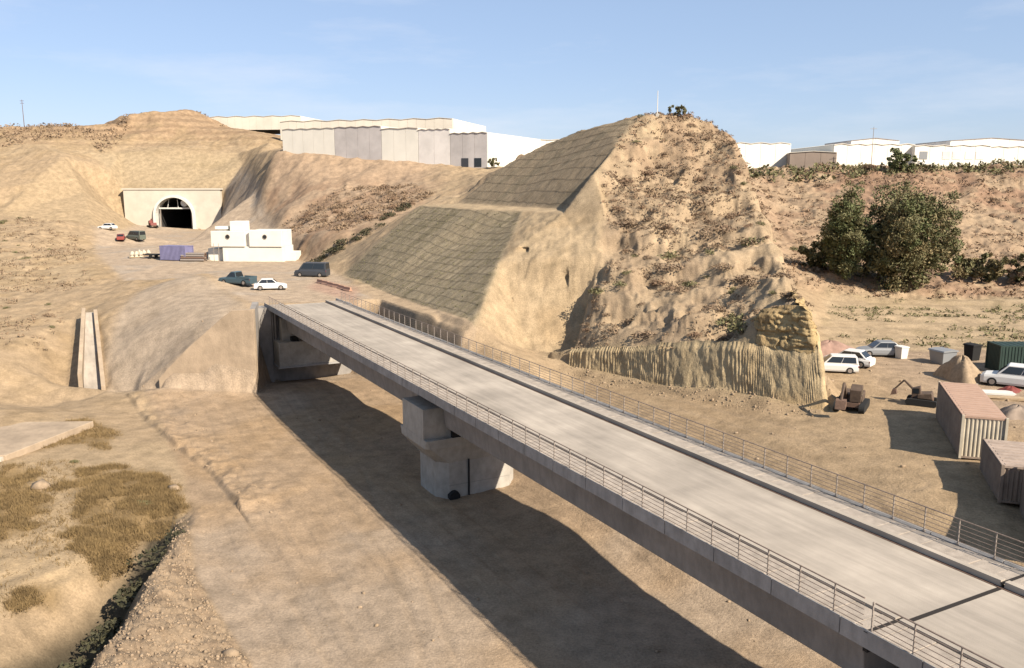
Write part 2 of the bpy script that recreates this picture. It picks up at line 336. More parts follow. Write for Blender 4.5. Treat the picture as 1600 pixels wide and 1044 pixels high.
# plateau and far ground
pts((30,205,17.6), (60,215,18), (120,215,18), (200,215,18), (-70,290,26), (-60,380,27), (0,380,18), (150,400,18), (-130,400,36), (-220,400,30), (300,200,16), (220,120,4), (180,60,-2), (120,0,-3),
    (-320,280,28), (-320,120,0), (-200,40,-5), (60,-60,-6), (-60,-60,-8), (0,900,12), (-700,700,14), (700,700,14), (5200,5200,12), (-5200,5200,12), (-5200,-5200,-10), (5200,-5200,-10), (5200,0,0), (-5200,0,0), (0,5200,12))

def tin():
    res = delaunay_2d_cdt([Vector(p[:2]) for p in PTS], EDG, [], 0, 1e-4)
    V, tris, orig = res[0], res[2], res[3]
    P = np.array(PTS); Z = np.zeros(len(V)); XY = np.array([(v.x, v.y) for v in V])
    for i, og in enumerate(orig):
        if og: Z[i] = P[og[0], 2]
        else:
            d = np.hypot(P[:,0]-XY[i,0], P[:,1]-XY[i,1]); k = np.argsort(d)[:2]; ww = 1/(d[k]+.01); Z[i] = (P[k,2]*ww).sum()/ww.sum()
    return XY, Z, tris
TXY, TZ, TTR = tin()
def tin_z(x, y):
    out = np.full(x.shape, -8.0); xf, yf, of = x.ravel(), y.ravel(), out.ravel()
    order = np.argsort(yf); ys = yf[order]
    for t in TTR:
        a, b, c = TXY[t[0]], TXY[t[1]], TXY[t[2]]
        lo = np.searchsorted(ys, min(a[1], b[1], c[1])-1e-6); hi = np.searchsorted(ys, max(a[1], b[1], c[1])+1e-6)
        if hi <= lo: continue
        ii = order[lo:hi]; X = xf[ii]
        k = (X >= min(a[0], b[0], c[0])-1e-6) & (X <= max(a[0], b[0], c[0])+1e-6); ii = ii[k]
        if not len(ii): continue
        X, Y = xf[ii], yf[ii]; det = (b[1]-c[1])*(a[0]-c[0])+(c[0]-b[0])*(a[1]-c[1])
        if abs(det) < 1e-9: continue
        l0 = ((b[1]-c[1])*(X-c[0])+(c[0]-b[0])*(Y-c[1]))/det; l1 = ((c[1]-a[1])*(X-c[0])+(a[0]-c[0])*(Y-c[1]))/det; l2 = 1-l0-l1
        ok = (l0 > -1e-5) & (l1 > -1e-5) & (l2 > -1e-5)
        of[ii[ok]] = l0[ok]*TZ[t[0]]+l1[ok]*TZ[t[1]]+l2[ok]*TZ[t[2]]
    return of.reshape(x.shape)

# polar tessellation: fine inside the view, coarse round the rest
az = np.concatenate([np.arange(-178, -40, 6), np.linspace(-36.5, 36.5, 900), np.arange(42, 181, 6)])*math.pi/180
rr = np.concatenate([np.linspace(.3, 22, 30), np.geomspace(22.4, 135, 560), np.geomspace(135.6, 370, 330), np.geomspace(376, 5000, 36)])
AZ, RR = np.meshgrid(az, rr); GX, GY = RR*np.sin(AZ), RR*np.cos(AZ)
NR, NC = GX.shape
P_MESH_LO = [BR(36.9,76.4,0), BR(37.2,90,0), BR(38,110,0), LV(535,431,0), DS(595,376,134), LV(656,322,10.5), DS(735,327,123.5), LV(815,331,10.4), BR(45,86.5,5)]
P_MESH_UP = [BR(58.5,92.5,0), BR(58.3,110,0), BR(58,126,0), DS(770,270,140), DS(820,240,138), DS(870,215,135), DS(930,195,128), DS(1000,182,120), DS(965,222,114), DS(930,265,108)]
P_MESH_DN = [BR(32.2,92,0), BR(35.2,92,0), BR(35.6,76,0), BR(32.4,74,0)]
P_SAND = [BR(36.9,76.2,0), BR(45,86.5,0), LV(815,331,10.4), BR(58.5,92.5,0), DS(930,265,108), DS(948,300,103), LV(946,336,10.4), DS(935,400,95.6), DS(916,480,90.4), DS(900,545,86.4), FOOT[0], BR(44,77,0), BR(40,76,0)]
P_RIB = FOOT+TOP[::-1]
P_MOUND = [BR(36.5,75.8,0), BR(40,75.8,0), BR(44,76.8,0)]+FOOT+[(27,71), (30,84), (32.5,99), (35,115), (40,135), (24,150), (8,150), (-9,147), DS(656,322,139), DS(595,376,136), LV(535,432,0), BR(38,110,0), BR(37,90,0)]
P_CUTL = [(-120,269.6), DS(213,352,257), DS(150,372,222), DS(60,352,215), DS(0,335,232), DS(0,325,238), DS(50,285,248), DS(100,245,264), DS(170,268,272), (-122.5,271.2)]
P_CUTF = [(-122.5,271.2), DS(170,268,272), DS(140,242,280), DS(188,238,288), DS(280,234,290), DS(372,240,290), DS(379,258,280), (-90.2,271.2)]
P_FLOOR = [BR(33,-40,0), BR(33,60,0), BR(32.3,100,0), (-30.5,98), (-44,97), LV(240,640,-8), LV(290,740,-8), LV(303,900,-8), LV(392,1044,-8), (-8,20), (-12,-40)]
P_PLAT = [(-31,101), BR(35.5,101,0), BR(36,112,0), LV(535,432,0), LV(500,425,0), LV(455,400,0), LV(378,355,0), LV(335,360,0), (-120,269), DS(213,352,257), DS(150,374,222), LV(150,400,0), LV(200,430,0), LV(320,432,0), LV(350,455,0)]
P_YARD = [BR(34,-20,0), BR(36,50,0), FOOT[0], FOOT[3], FOOT[6], (27,71), (31,86), LV(1290,545,-2.6), LV(1750,545,-2.6), (120,20)]
P_TERR = [LV(1285,548,-2.6), LV(1750,548,-2.6), LV(1800,470,-1.8), LV(1290,465,-1.6)]
P_HILLR = [(36,118), LV(1290,467,-1.6), LV(1800,472,-1.8), (200,200), (45,197), (25,170), (36,140)]
P_GRASSL = [LV(275,768,-8.1), LV(222,832,-8.3), LV(150,888,-8.4), LV(60,925,-8.4), LV(0,968,-8.4), (-30,20), (-60,20), LV(-200,720,-8), LV(0,722,-8), LV(120,722,-8)]
def ring_at(px, py, a, b, z): return [LV(px+a*math.cos(q), py+b*math.sin(q), z) for q in np.linspace(0, 2*math.pi, 18, endpoint=False)]
GRASS = [ring_at(182,772,88,42,-8.1), ring_at(12,795,52,58,-8.1), ring_at(128,684,50,22,-8.1), ring_at(150,845,70,22,-8.3), ring_at(30,935,26,14,-8.4), ring_at(215,800,50,45,-8.2)]
P_RUBB = [LV(272,792,-7), LV(292,800,-8), LV(303,900,-8), LV(335,960,-8), LV(392,1044,-8), (-9.8,30), (-8,16), (-17.4,16), (-17.4,26), LV(114,1044,-5.9), LV(144,1000,-5.9), LV(194,930,-6.0), LV(240,870,-6.3)]
P_BERM = [LV(815,331,10.4), DS(735,327,123.5), LV(656,322,10.5), BR(58,126,0), BR(58.3,110,0), BR(58.5,92.5,0), DS(930,265,108), DS(946,300,103), LV(946,336,10.4), LV(880,333,10.5)]

def smoothed(fun, x, y, rad):
    s = 0
    offs = [(0,0,2)]+[(math.cos(a)*rad, math.sin(a)*rad, 1) for a in np.arange(6)*math.pi/3]
    for dx, dy, k in offs: s = s+k*fun(x+dx, y+dy)
    return s/sum(k for *_, k in offs)

def masks(x, y):
    wx = x+1.1*fbm(x*.35, y*.35, 3, 5); wy = y+1.1*fbm(x*.35, y*.35, 3, 9)
    m = {'lo': inpoly(x, y, P_MESH_LO), 'up': inpoly(x, y, P_MESH_UP), 'dn': inpoly(x, y, P_MESH_DN), 'sand': inpoly(wx, wy, P_SAND), 'rib': inpoly(x, y, P_RIB),
         'mound': inpoly(x, y, P_MOUND), 'cutl': inpoly(wx, wy, P_CUTL), 'cutf': inpoly(x, y, P_CUTF), 'floor': inpoly(x, y, P_FLOOR), 'plat': inpoly(x, y, P_PLAT),
         'yard': inpoly(x, y, P_YARD), 'terr': inpoly(wx, wy, P_TERR), 'hillr': inpoly(wx, wy, P_HILLR), 'grassl': inpoly(wx, wy, P_GRASSL), 'rubb': inpoly(x, y, P_RUBB), 'berm': inpoly(x, y, P_BERM)}
    m['sand'] &= ~(m['lo'] | m['up'] | m['rib'] | m['berm'])
    m['nat'] = m['mound'] & ~(m['lo'] | m['up'] | m['sand'] | m['rib'] | m['berm'])
    return m
MK = masks(GX, GY)
Zs = tin_z(GX, GY)
Wn = np.clip(RR/60, .5, 3)
dz1, dz2 = 2.2*fbm(GX*.11, GY*.11, 3, 21), 2.2*fbm(GX*.11, GY*.11, 3, 33)
Zn = smoothed(lambda a, b: tin_z(a, b), GX+dz1*.35, GY+dz2*.35, 1.3)
def blur(a, n):                                        # soft-edged mask on the tessellation grid
    for ax in (0, 1):
        for _ in range(2):
            c = np.cumsum(np.pad(a, [(n+1, n) if k == ax else (0, 0) for k in (0, 1)], mode='edge'), axis=ax)
            a = (np.take(c, range(2*n+1, c.shape[ax]), axis=ax)-np.take(c, range(0, c.shape[ax]-2*n-1), axis=ax))/(2*n+1)
    return a
SM = {k: blur(v.astype(float), 2) for k, v in MK.items()}
hard = np.clip(SM['lo']+SM['up']+SM['dn']+SM['rib']+SM['sand']*.9+SM['berm']+SM['cutf']+SM['cutl']*.6, 0, 1)
near_wall = (np.abs(GX+105) < 24) & (np.abs(GY-270) < 9); hard = np.maximum(hard, near_wall)
near_ab = inpoly(GX, GY, [(-47,88), (-47,108), (-8,112), (-8,88)]); hard = np.maximum(hard, blur(near_ab.astype(float), 3))
hard = np.maximum(hard, .45*SM['nat'])
Z = Zn*(1-hard)+Zs*hard
P_CONE = [LV(168,612,-8.3), (-27,89), BR(20,101,0), LV(378,472,.2), LV(345,450,.2), LV(300,424,1.6), LV(240,440,0), LV(180,500,-3), LV(165,560,-6)]
kc = blur((inpoly(GX, GY, P_CONE) & (GY > 92.6) & (GX < -30)).astype(float), 5)
ii_ = np.where(kc.max(1) > 0)[0]; jj_ = np.where(kc.max(0) > 0)[0]; sl_ = np.s_[ii_[0]:ii_[-1]+1, jj_[0]:jj_[-1]+1]
Z[sl_] = Z[sl_]*(1-kc[sl_])+kc[sl_]*smoothed(lambda a, b: smoothed(tin_z, a, b, 1.6), GX[sl_], GY[sl_], 2.4)
# relief
far_in = sstep(900, 380, RR)
nat = np.clip(blur(MK['nat'].astype(float), 7)*1.6-.6, 0, 1)
rid = 1-np.abs(fbm(GX*.16, GY*.16, 4, 41))*2.6
gul = fbm(GX*.30+.3*GY, GY*.10, 4, 55)
Z += nat*(1.25*(rid-.45)*.8+.75*fbm(GX*.33, GY*.33, 5, 61, .58)+.55*gul+.22*fbm(GX*1.3, GY*1.3, 4, 63, .6))
led = 3.2; zz = Z/led+.5*fbm(GX*.07, GY*.07, 2, 77); fr = zz-np.floor(zz)
Z += nat*.75*(sstep(.35, .75, fr)-fr)
P_CONE = [LV(168,612,-8.3), (-27,89), BR(20,101,0), LV(378,472,.2), LV(345,450,.2), LV(300,424,1.6), LV(240,440,0), LV(180,500,-3), LV(165,560,-6)]
MK['cone'] = inpoly(GX, GY, P_CONE); SM['cone'] = blur(MK['cone'].astype(float), 3)
slopeL = (~(MK['cone'] | MK['mound'] | MK['floor'] | MK['plat'] | MK['yard'] | MK['rubb'] | MK['cutf'] | MK['cutl'] | MK['terr'])) & ~near_ab & ~near_wall
sL = blur(slopeL.astype(float), 3)*far_in
Z += sL*np.clip((RR-60)/120, .12, 1)*(.75*fbm(GX*.11, GY*.11, 5, 81, .55)+.35*(1-2.2*np.abs(fbm(GX*.2, GY*.2, 3, 83))))
Z += SM['hillr']*(1.0*fbm(GX*.2, GY*.2, 5, 85, .62)+.25*fbm(GX*.9, GY*.9, 3, 86))
Z += (SM['floor']+SM['plat']+SM['yard'])*.07*fbm(GX*.5, GY*.5, 5, 91, .6)
Z += SM['terr']*.16*np.sin((GY*.93+GX*.12)*1.5+1.5*fbm(GX*.1, GY*.1, 2, 93))
Z += SM['rubb']*(.42*fbm(GX*1.0, GY*1.0, 5, 95, .68)+.1)
Z += SM['grassl']*.22*fbm(GX*.5, GY*.5, 4, 97)
Z += SM['sand']*(.22*fbm(GX*.22, GY*.22, 4, 99)+.14*fbm(GX*1.2, GY*.4, 4, 100))
Z += SM['berm']*.15*fbm(GX*.4, GY*.4, 4, 98)
Z += (SM['lo']+SM['up'])*.08*fbm(GX*.7, GY*.7, 4, 101)
Z += (SM['cutl']+SM['cutf'])*.25*fbm(GX*.25, GY*.25, 4, 103)
# wheel ruts on the floor
rut = SM['floor']*(sstep(.55, .8, np.abs(np.sin((GX*CT+GY*ST)*1.35+2*fbm(GX*.04, GY*.04, 2, 111))))-.5)*.05
Z += rut*sstep(-.2, .3, fbm(GX*.06, GY*.06, 2, 113))
def dist_line(P):
    best = np.full(GX.shape, 1e9); side = np.zeros(GX.shape)
    for a, b in zip(P, P[1:]):
        ax, ay, bx, by = a[0], a[1], b[0], b[1]; L2 = (bx-ax)**2+(by-ay)**2
        k = np.clip(((GX-ax)*(bx-ax)+(GY-ay)*(by-ay))/L2, 0, 1); d = np.hypot(GX-ax-k*(bx-ax), GY-ay-k*(by-ay)); m = d < best
        best[m] = d[m]; side[m] = np.sign((bx-ax)*(GY-ay)-(by-ay)*(GX-ax))[m]
    return best, side
TRK = np.zeros(GX.shape)
for P in ([LV(560,1060,-8), LV(470,900,-8), LV(400,800,-8), LV(330,700,-8.2), LV(230,640,-8.3)], [LV(700,1060,-8), LV(640,900,-8), LV(560,780,-8), LV(520,690,-8.2), LV(560,615,-8.3)],
          [LV(1500,880,-3.7), LV(1300,760,-3.6), LV(1150,690,-4.2), LV(1000,640,-4.5)], [LV(1420,760,-3.4), LV(1280,690,-3.4), LV(1120,650,-4), LV(940,608,-4.6)], [LV(1600,800,-3.4), LV(1400,720,-3), LV(1350,640,-2.8), LV(1400,590,-2.6)]):
    d_, _ = dist_line(P); d_ = d_+.5*fbm(GX*.15, GY*.15, 3, 161); TRK = np.maximum(TRK, np.exp(-((np.abs(d_)-.95)/.24)**2))
near_f = np.clip(SM['floor']+SM['yard'], 0, 1); TRK *= near_f*sstep(-.5, .1, fbm(GX*.12, GY*.12, 3, 163))
Z -= .04*TRK
d_, sd_ = dist_line([LV(205,628,-8.4), LV(240,668,-8.3), LV(285,705,-8.2), LV(335,742,-8.1), LV(370,790,-8)]); st_ = np.exp(-(d_/3.0)**2)*sstep(-.25, .25, np.where(sd_ > 0, d_, -d_))
Z += .3*st_*(1+1.2*fbm(GX*.8, GY*.8, 3, 165))
ZG = Z.copy()
# vertical tool ribs on the excavated face, vertical runnels on the sandstone
d0 = np.array([.675, -.737]); along = GX*d0[0]+GY*d0[1]
tri = np.abs(((along+.2*fbm(GX*.3, GY*.3, 2, 121))/.46) % 1-.5)*2
off = SM['rib']*(.17*(tri-.5)+.12*fbm(along*.35, along*0+3, 3, 123)+.16*fbm(along*2.4, Z*.5, 3, 124))+SM['sand']*(.3*fbm(along*.45, Z*.12, 4, 125)+.16*fbm(along*2.2, Z*.3, 3, 127))
for ppx, ppy, pr in ((815,393,.85), (880,436,.65), (798,470,.35)):
    r3 = ray(ppx, ppy); q = GX*0; best = None
    for yy in np.arange(84, 116, .4):
        k = yy/r3[1]; d2 = (GX-r3[0]*k)**2+(GY-yy)**2; ij = np.unravel_index(np.argmin(d2), d2.shape)
        if CAMZ+r3[2]*k < Z[ij]: best = (r3[0]*k, yy, CAMZ+r3[2]*k); break
    if best: off -= 1.3*pr*sstep(1.0, .45, np.sqrt((GX-best[0])**2+(GY-best[1])**2+(Z-best[2])**2)/pr)
PX, PY = GX-.737*off, GY-.675*off

def ground_z(x, y):
    a, r = math.atan2(x, y), math.hypot(x, y)
    j = min(max(np.searchsorted(az, a)-1, 0), NC-2); i = min(max(np.searchsorted(rr, r)-1, 0), NR-2)
    fa = (a-az[j])/(az[j+1]-az[j]); fr_ = (r-rr[i])/(rr[i+1]-rr[i])
    return float((ZG[i,j]*(1-fa)+ZG[i,j+1]*fa)*(1-fr_)+(ZG[i+1,j]*(1-fa)+ZG[i+1,j+1]*fa)*fr_)

# soil colours (what the ground is made of, plus shade painted into the ditch)
def C3(*c): return np.array(c)
col = np.zeros(GX.shape+(3,)); col[:] = C3(.42, .30, .175)
def lay(mask, c, strength=1.0):
    global col
    k = np.clip(mask*strength, 0, 1)[..., None]; col = col*(1-k)+C3(*c)*k
n_a, n_b, n_c = fbm(GX*.05, GY*.05, 4, 131), fbm(GX*.22, GY*.22, 4, 133), fbm(GX*.9, GY*.9, 3, 135)
lay(sstep(0, .5, n_a), (.45, .33, .19), .6)
lay(SM['floor'], (.405, .285, .175)); lay(SM['floor']*sstep(.0, .45, n_a+.4*n_b), (.42, .28, .15), .8); lay(SM['floor']*sstep(.0, .5, -n_a+.4*n_b), (.40, .31, .225), .8)
lay(SM['plat'], (.47, .355, .245)); lay(SM['plat']*sstep(.1, .5, n_b), (.44, .36, .28), .8)
lay(SM['yard'], (.41, .29, .165)); lay(SM['yard']*sstep(0, .5, n_b+.5*n_c), (.36, .25, .14), .7); lay(SM['yard']*sstep(27, 40, GX)*sstep(50, 62, GY), (.40, .29, .20), .8)
lay(SM['nat'], (.42, .305, .185)); lay(SM['nat']*sstep(-.1, .35, n_b+.5*n_a), (.33, .235, .145), .75); lay(SM['nat']*sstep(.1, .5, -n_b), (.46, .34, .20), .7)
lay(SM['nat']*sstep(12, 19, Z)*sstep(-.3, .2, n_c+n_b), (.34, .225, .135), .5)
lay(SM['berm'], (.47, .35, .21)); lay(SM['sand'], (.44, .325, .19)); lay(SM['sand']*sstep(.0, .5, n_b), (.39, .275, .15), .7); lay(SM['sand']*sstep(.1, .5, fbm(along*.8, Z*.2, 3, 140)), (.36, .26, .145), .5)
lay(SM['rib'], (.47, .36, .20)); lay(SM['rib']*sstep(0, .5, fbm(along*.9, Z*.15, 3, 139)), (.40, .28, .14), .7)
mesh_m = np.clip(SM['lo']+SM['dn'], 0, 1)
lay(mesh_m, (.33, .265, .165)); sc_, uc_ = GX*CT+GY*ST, -GX*ST+GY*CT; lay(mesh_m*sstep(-.05, .35, fbm(uc_*.9, sc_*.16, 4, 145)), (.24, .195, .11), .85); lay(mesh_m*sstep(.05, .4, fbm(uc_*1.6, sc_*.25, 3, 147)), (.39, .31, .195), .6); lay(mesh_m*sstep(.0, .5, -n_b+.3*n_c), (.36, .28, .17), .7)
lay(SM['up'], (.35, .265, .165)); lay(SM['up']*sstep(0, .4, fbm(GX*.1, GY*.5, 3, 141)), (.27, .215, .135), .8)
lay(SM['cutf'], (.42, .315, .185)); lay(SM['cutf']*sstep(0, .5, fbm(GX*.05, Z*.5, 3, 143)), (.37, .275, .155), .8); lay(SM['cutl'], (.42, .305, .175))
lay(SM['hillr'], (.39, .27, .165)); lay(SM['hillr']*sstep(-.1, .3, n_b+n_a)*(.45+.55*sstep(50, 75, GX)), (.33, .195, .12), .8); lay(SM['hillr']*sstep(.05, .5, -n_b), (.45, .325, .20), .7)
lay(SM['terr'], (.43, .32, .195)); lay(SM['terr']*sstep(0, .5, n_b), (.36, .27, .15), .7)
lay(SM['grassl'], (.44, .315, .175)); gm = np.zeros(GX.shape, bool)
for g_ in GRASS: gm |= inpoly(GX+2.6*fbm(GX*.35, GY*.35, 4, 177), GY+2.6*fbm(GX*.35, GY*.35, 4, 178), g_)
lay(blur(gm.astype(float), 3), (.27, .175, .07), .9)
lay(SM['rubb'], (.36, .26, .165)); lay(SM['rubb']*sstep(-.1, .4, n_c), (.27, .19, .12), .85)
lay(blur(inpoly(GX, GY, [(-23.6,54), (-21.6,54), (-20.6,48), (-20.2,44), (-19.6,36), (-19,20), (-27,20), (-26.5,34), (-25,41), (-24.2,47)]).astype(float), 4), (.065, .055, .035), .95)  # ditch shadow painted into the soil colour
tunh = sstep(180, 215, GY)*sstep(-55, -75, GX)*sL
lay(tunh*sstep(26, 33, Z), (.40, .265, .15), .8); lay(tunh*sstep(24, 30, Z)*sstep(-.1, .3, np.sin(Z*2.6+2*n_b)), (.30, .195, .11), .7); lay(sL*sstep(-30, -50, GX)*sstep(.0, .45, n_b+.5*n_a), (.38, .265, .14), .6)
hl = sL*sstep(-66, -58, GX)*sstep(-10, -24, GX)*sstep(145, 160, GY)
lay(hl, (.43, .30, .19)); lay(hl*sstep(17, 12, Z)*sstep(-.2, .2, n_b), (.34, .215, .13), .8)
lay(inpoly(GX, GY, [BR(35,74,0), BR(36.9,76,0), BR(38,112,0), LV(500,440,0), BR(35,110,0)]).astype(float), (.48, .35, .22), .8)
lay(blur(inpoly(GX, GY, [LV(500,436,0), LV(560,452,0), LV(555,470,0), LV(480,450,0)]).astype(float), 3), (.46, .27, .19), .7)
lay(TRK, (.33, .24, .155), .32)
lay(SM['cone'], (.45, .35, .25), .9); lay(SM['cone']*sstep(0, .5, n_b), (.41, .31, .21), .7)
fars = sstep(360, 500, RR); lay(fars, (.40, .31, .20))
lumc = (col*np.array([.3,.5,.2])).sum(-1, keepdims=True); col = col*.85+lumc*.15; col = col*np.array([1.01,.995,.965])
col *= .70*(1+.10*fbm(GX*2.2, GY*2.2, 3, 151))[..., None]

RK = np.clip(nat+.6*SM['hillr']+.5*sL+.3*SM['sand']+.5*SM['rubb'], 0.04, 1)
I = np.arange(NR*NC).reshape(NR, NC)
quad = np.stack([I[:-1,:-1], I[:-1,1:], I[1:,1:], I[1:,:-1]], -1).reshape(-1, 4)
wrap = np.stack([I[:-1,-1], I[:-1,0], I[1:,0], I[1:,-1]], -1); quad = np.concatenate([quad, wrap])[:, ::-1]
cx_, cy_, cz_ = (np.asarray(a).ravel()[quad].mean(1) for a in (PX, PY, Z))
hole = (np.abs(cx_+105.7) < 6.6) & (cy_ > 268.9) & (cy_ < 271.6) & (cz_ < 12.4)
reg = np.zeros(len(quad), int)
reg[(cy_ > 150) | ((cy_ > 120) & (cx_ > 30))] = 3
reg[(cx_ < -62) & (cy_ > 200)] = 2
reg[inpoly(cx_, cy_, P_MOUND)] = 1
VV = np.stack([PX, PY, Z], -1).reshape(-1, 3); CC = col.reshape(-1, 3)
def terrain(name, sel):
    q = quad[sel]; u, inv = np.unique(q, return_inverse=True); q2 = inv.reshape(-1, 4)
    me = bpy.data.meshes.new(name); me.vertices.add(len(u)); me.vertices.foreach_set('co', VV[u].ravel())
    n = len(q2); me.loops.add(n*4); me.loops.foreach_set('vertex_index', q2.ravel().astype(np.int32))
    me.polygons.add(n); me.polygons.foreach_set('loop_start', np.arange(n, dtype=np.int32)*4); me.polygons.foreach_set('use_smooth', np.ones(n, bool))
    me.update(calc_edges=True); me.validate()
    at = me.color_attributes.new('soil', 'FLOAT_COLOR', 'POINT')
    at.data.foreach_set('color', np.concatenate([np.clip(CC[u], 0, 1), RK.ravel()[u][:, None]], 1).ravel())
    me.materials.append(M['earth']); o = bpy.data.objects.new(name, me); COL.objects.link(o); o['kind'] = 'structure'; return o
def along_poly(P, n, ref=None):
    P = np.array(P); S_ = P if ref is None else np.array(ref); seg = np.hypot(np.diff(S_[:,0]), np.diff(S_[:,1])); t = np.concatenate([[0], np.cumsum(seg)]); q = np.linspace(0, t[-1], n); return np.stack([np.interp(q, t, P[:,k]) for k in range(3)], 1)
def rib_face():
    n, m = 900, 46
    FT = FOOT+[(24.75,66.2,-2.9), (25.7,70.5,-2.8), (26.8,75,-2.6)]; A = along_poly(FT, n); B = along_poly([(p[0], p[1]-.25, p[2]) for p in TOP]+[(24.35,67.4,2.6), (25.0,71,2.6), (26.0,75,2.4)], n, FT)
    q = np.linspace(0, 1, n)[:,None]*np.ones((1,m)); h = np.ones((n,1))*np.linspace(-.12, 1.0, m)[None,:]
    top = 1+.05*fbm(q[:,:1]*60, q[:,:1]*0+2, 3, 201)
    P = A[:,None,:]+(B-A)[:,None,:]*(h*top)[:,:,None]; L = q*np.hypot(np.diff(A[:,0]), np.diff(A[:,1])).sum()
    T = np.gradient(A[:,:2], axis=0); T /= np.linalg.norm(T, axis=1)[:,None]; N = np.stack([T[:,1], -T[:,0]], 1)
    rib = np.abs(((L+.06*fbm(L*1.5, P[:,:,2]*.25, 2, 203))/(.36+.06*np.sin(L*.4))) % 1-.5)*2
    keep = sstep(-.35, .1, fbm(L*.35, P[:,:,2]*.2, 3, 205))
    d = .22+.075*keep*(rib-.5)+.14*fbm(L*.3, P[:,:,2]*.3, 3, 207)+.10*fbm(L*1.6, P[:,:,2]*1.2, 4, 209)-.25*sstep(.85, 1.0, h)+.3*sstep(.12, -.05, h)
    P[:,:,:2] += N[:,None,:]*d[:,:,None]
    I_ = np.arange(n*m).reshape(n, m); F = np.stack([I_[:-1,:-1], I_[1:,:-1], I_[1:,1:], I_[:-1,1:]], -1).reshape(-1, 4)
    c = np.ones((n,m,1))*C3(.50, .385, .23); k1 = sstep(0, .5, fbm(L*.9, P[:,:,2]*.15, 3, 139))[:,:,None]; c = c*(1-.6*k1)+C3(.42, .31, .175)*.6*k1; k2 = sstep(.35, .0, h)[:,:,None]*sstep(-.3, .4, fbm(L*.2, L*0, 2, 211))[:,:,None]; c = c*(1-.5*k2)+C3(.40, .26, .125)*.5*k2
    c = c*.70
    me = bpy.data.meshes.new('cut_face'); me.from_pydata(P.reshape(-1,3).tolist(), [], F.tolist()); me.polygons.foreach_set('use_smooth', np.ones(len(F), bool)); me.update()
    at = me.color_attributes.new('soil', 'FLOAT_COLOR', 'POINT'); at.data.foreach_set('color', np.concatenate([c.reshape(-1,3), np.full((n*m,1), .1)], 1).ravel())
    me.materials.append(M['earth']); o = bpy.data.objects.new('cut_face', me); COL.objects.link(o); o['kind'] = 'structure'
rib_face()
def block_face():
    n, m = 420, 40
    A = along_poly([DS(1176,530,70.4), DS(1184,540,69.2), DS(1225,546,67.5), DS(1272,548,65.75), (24.45,67.0,2.0), (25.1,71,2.0), (26.1,75.4,1.8)], n)
    B = along_poly([DS(1172,492,71.6), DS(1186,484,70.0), DS(1225,477,68.7), DS(1262,480,67.1), (24.1,68.6,4.5), (24.7,72,4.9), (25.6,76,4.6)], n)
    h = np.ones((n,1))*np.linspace(-.1, 1.0, m)[None,:]; P = A[:,None,:]+(B-A)[:,None,:]*h[:,:,None]
    L = np.linspace(0, 1, n)[:,None]*np.ones((1,m))*np.hypot(np.diff(A[:,0]), np.diff(A[:,1])).sum(); zz_ = P[:,:,2]
    T = np.gradient(A[:,:2], axis=0); T /= np.linalg.norm(T, axis=1)[:,None]; N = np.stack([T[:,1], -T[:,0]], 1)
    crack = np.minimum(1, np.abs(fbm(L*.55, zz_*.8, 3, 221))*7); lay_ = np.minimum(1, np.abs(fbm(L*.15, zz_*1.6, 2, 223))*8)
    d = .12+.45*fbm(L*.35, zz_*.5, 3, 225)-.28*(1-crack)-.22*(1-lay_)+.1*fbm(L*2.5, zz_*2.5, 3, 227)-.6*sstep(.8, 1.0, h)-.1*sstep(.1, -.1, h)
    P[:,:,:2] += N[:,None,:]*d[:,:,None]; I_ = np.arange(n*m).reshape(n, m); F = np.stack([I_[:-1,:-1], I_[1:,:-1], I_[1:,1:], I_[:-1,1:]], -1).reshape(-1, 4)
    k1 = sstep(-.2, .4, fbm(L*.5, zz_*.7, 3, 229))[:,:,None]; c = (C3(.47, .345, .18)*(1-k1)+C3(.38, .27, .14)*k1)*.70
    me = bpy.data.meshes.new('rock_block'); me.from_pydata(P.reshape(-1,3).tolist(), [], F.tolist()); me.polygons.foreach_set('use_smooth', np.ones(len(F), bool)); me.update()
    at = me.color_attributes.new('soil', 'FLOAT_COLOR', 'POINT'); at.data.foreach_set('color', np.concatenate([c.reshape(-1,3), np.full((n*m,1), .5)], 1).ravel())
    me.materials.append(M['earth']); o = bpy.data.objects.new('rock_face', me); COL.objects.link(o); o['kind'] = 'structure'
block_face()
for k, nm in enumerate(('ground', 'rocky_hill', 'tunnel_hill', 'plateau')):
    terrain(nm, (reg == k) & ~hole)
#OBJECTS
# ------------------------------------------------------------------ viaduct
SC, UC = 25.85, 55.0                                    # local x = across, local y = along
def blocal(name, label, cat, u=UC, z=0.0): return thing(name, label, cat, BR(SC, u, z), BANG)
via = blocal('railway_viaduct', 'long pale concrete railway viaduct deck crossing the dry valley', 'bridge')
U = lambda u: u-UC
JU = 16.45
for a, b in ((JU+.07, 100.3), (-32, JU-.07)):
    MB().prism([(-4.2,-.02),(-4.2,-.34),(-2.9,-.46),(2.9,-.46),(4.2,-.34),(4.2,-.02),(2.5,0),(-2.5,0)], 'y', U(a), U(b)).build('deck_slab', 'deck', via)
    for sx in (-1, 1):
        MB().box(sx*2.78-.13, sx*2.78+.13, U(a), U(b), 0, .24).build('ballast_wall', 'deck', via)
for a, b in ((JU+1.2, 52.7), (57.3, 97.6), (-32, JU-1.2)):
    MB().prism([(-2.98,-.44),(-2.72,-2.7),(2.72,-2.7),(2.98,-.44)], 'y', U(a), U(b)).build('girder', 'girder', via, bevel=.05)
MB().box(-4.36, 4.36, U(JU)-.085, U(JU)+.085, -.5, .012).build('expansion_joint', 'joint', via)
for sx in (-1, 1): MB().box(min(sx*2.6, sx*4.4), max(sx*2.6, sx*4.4), U(JU)-.07, U(JU)+.07, .165, .178).build('joint_cover', 'joint', via)
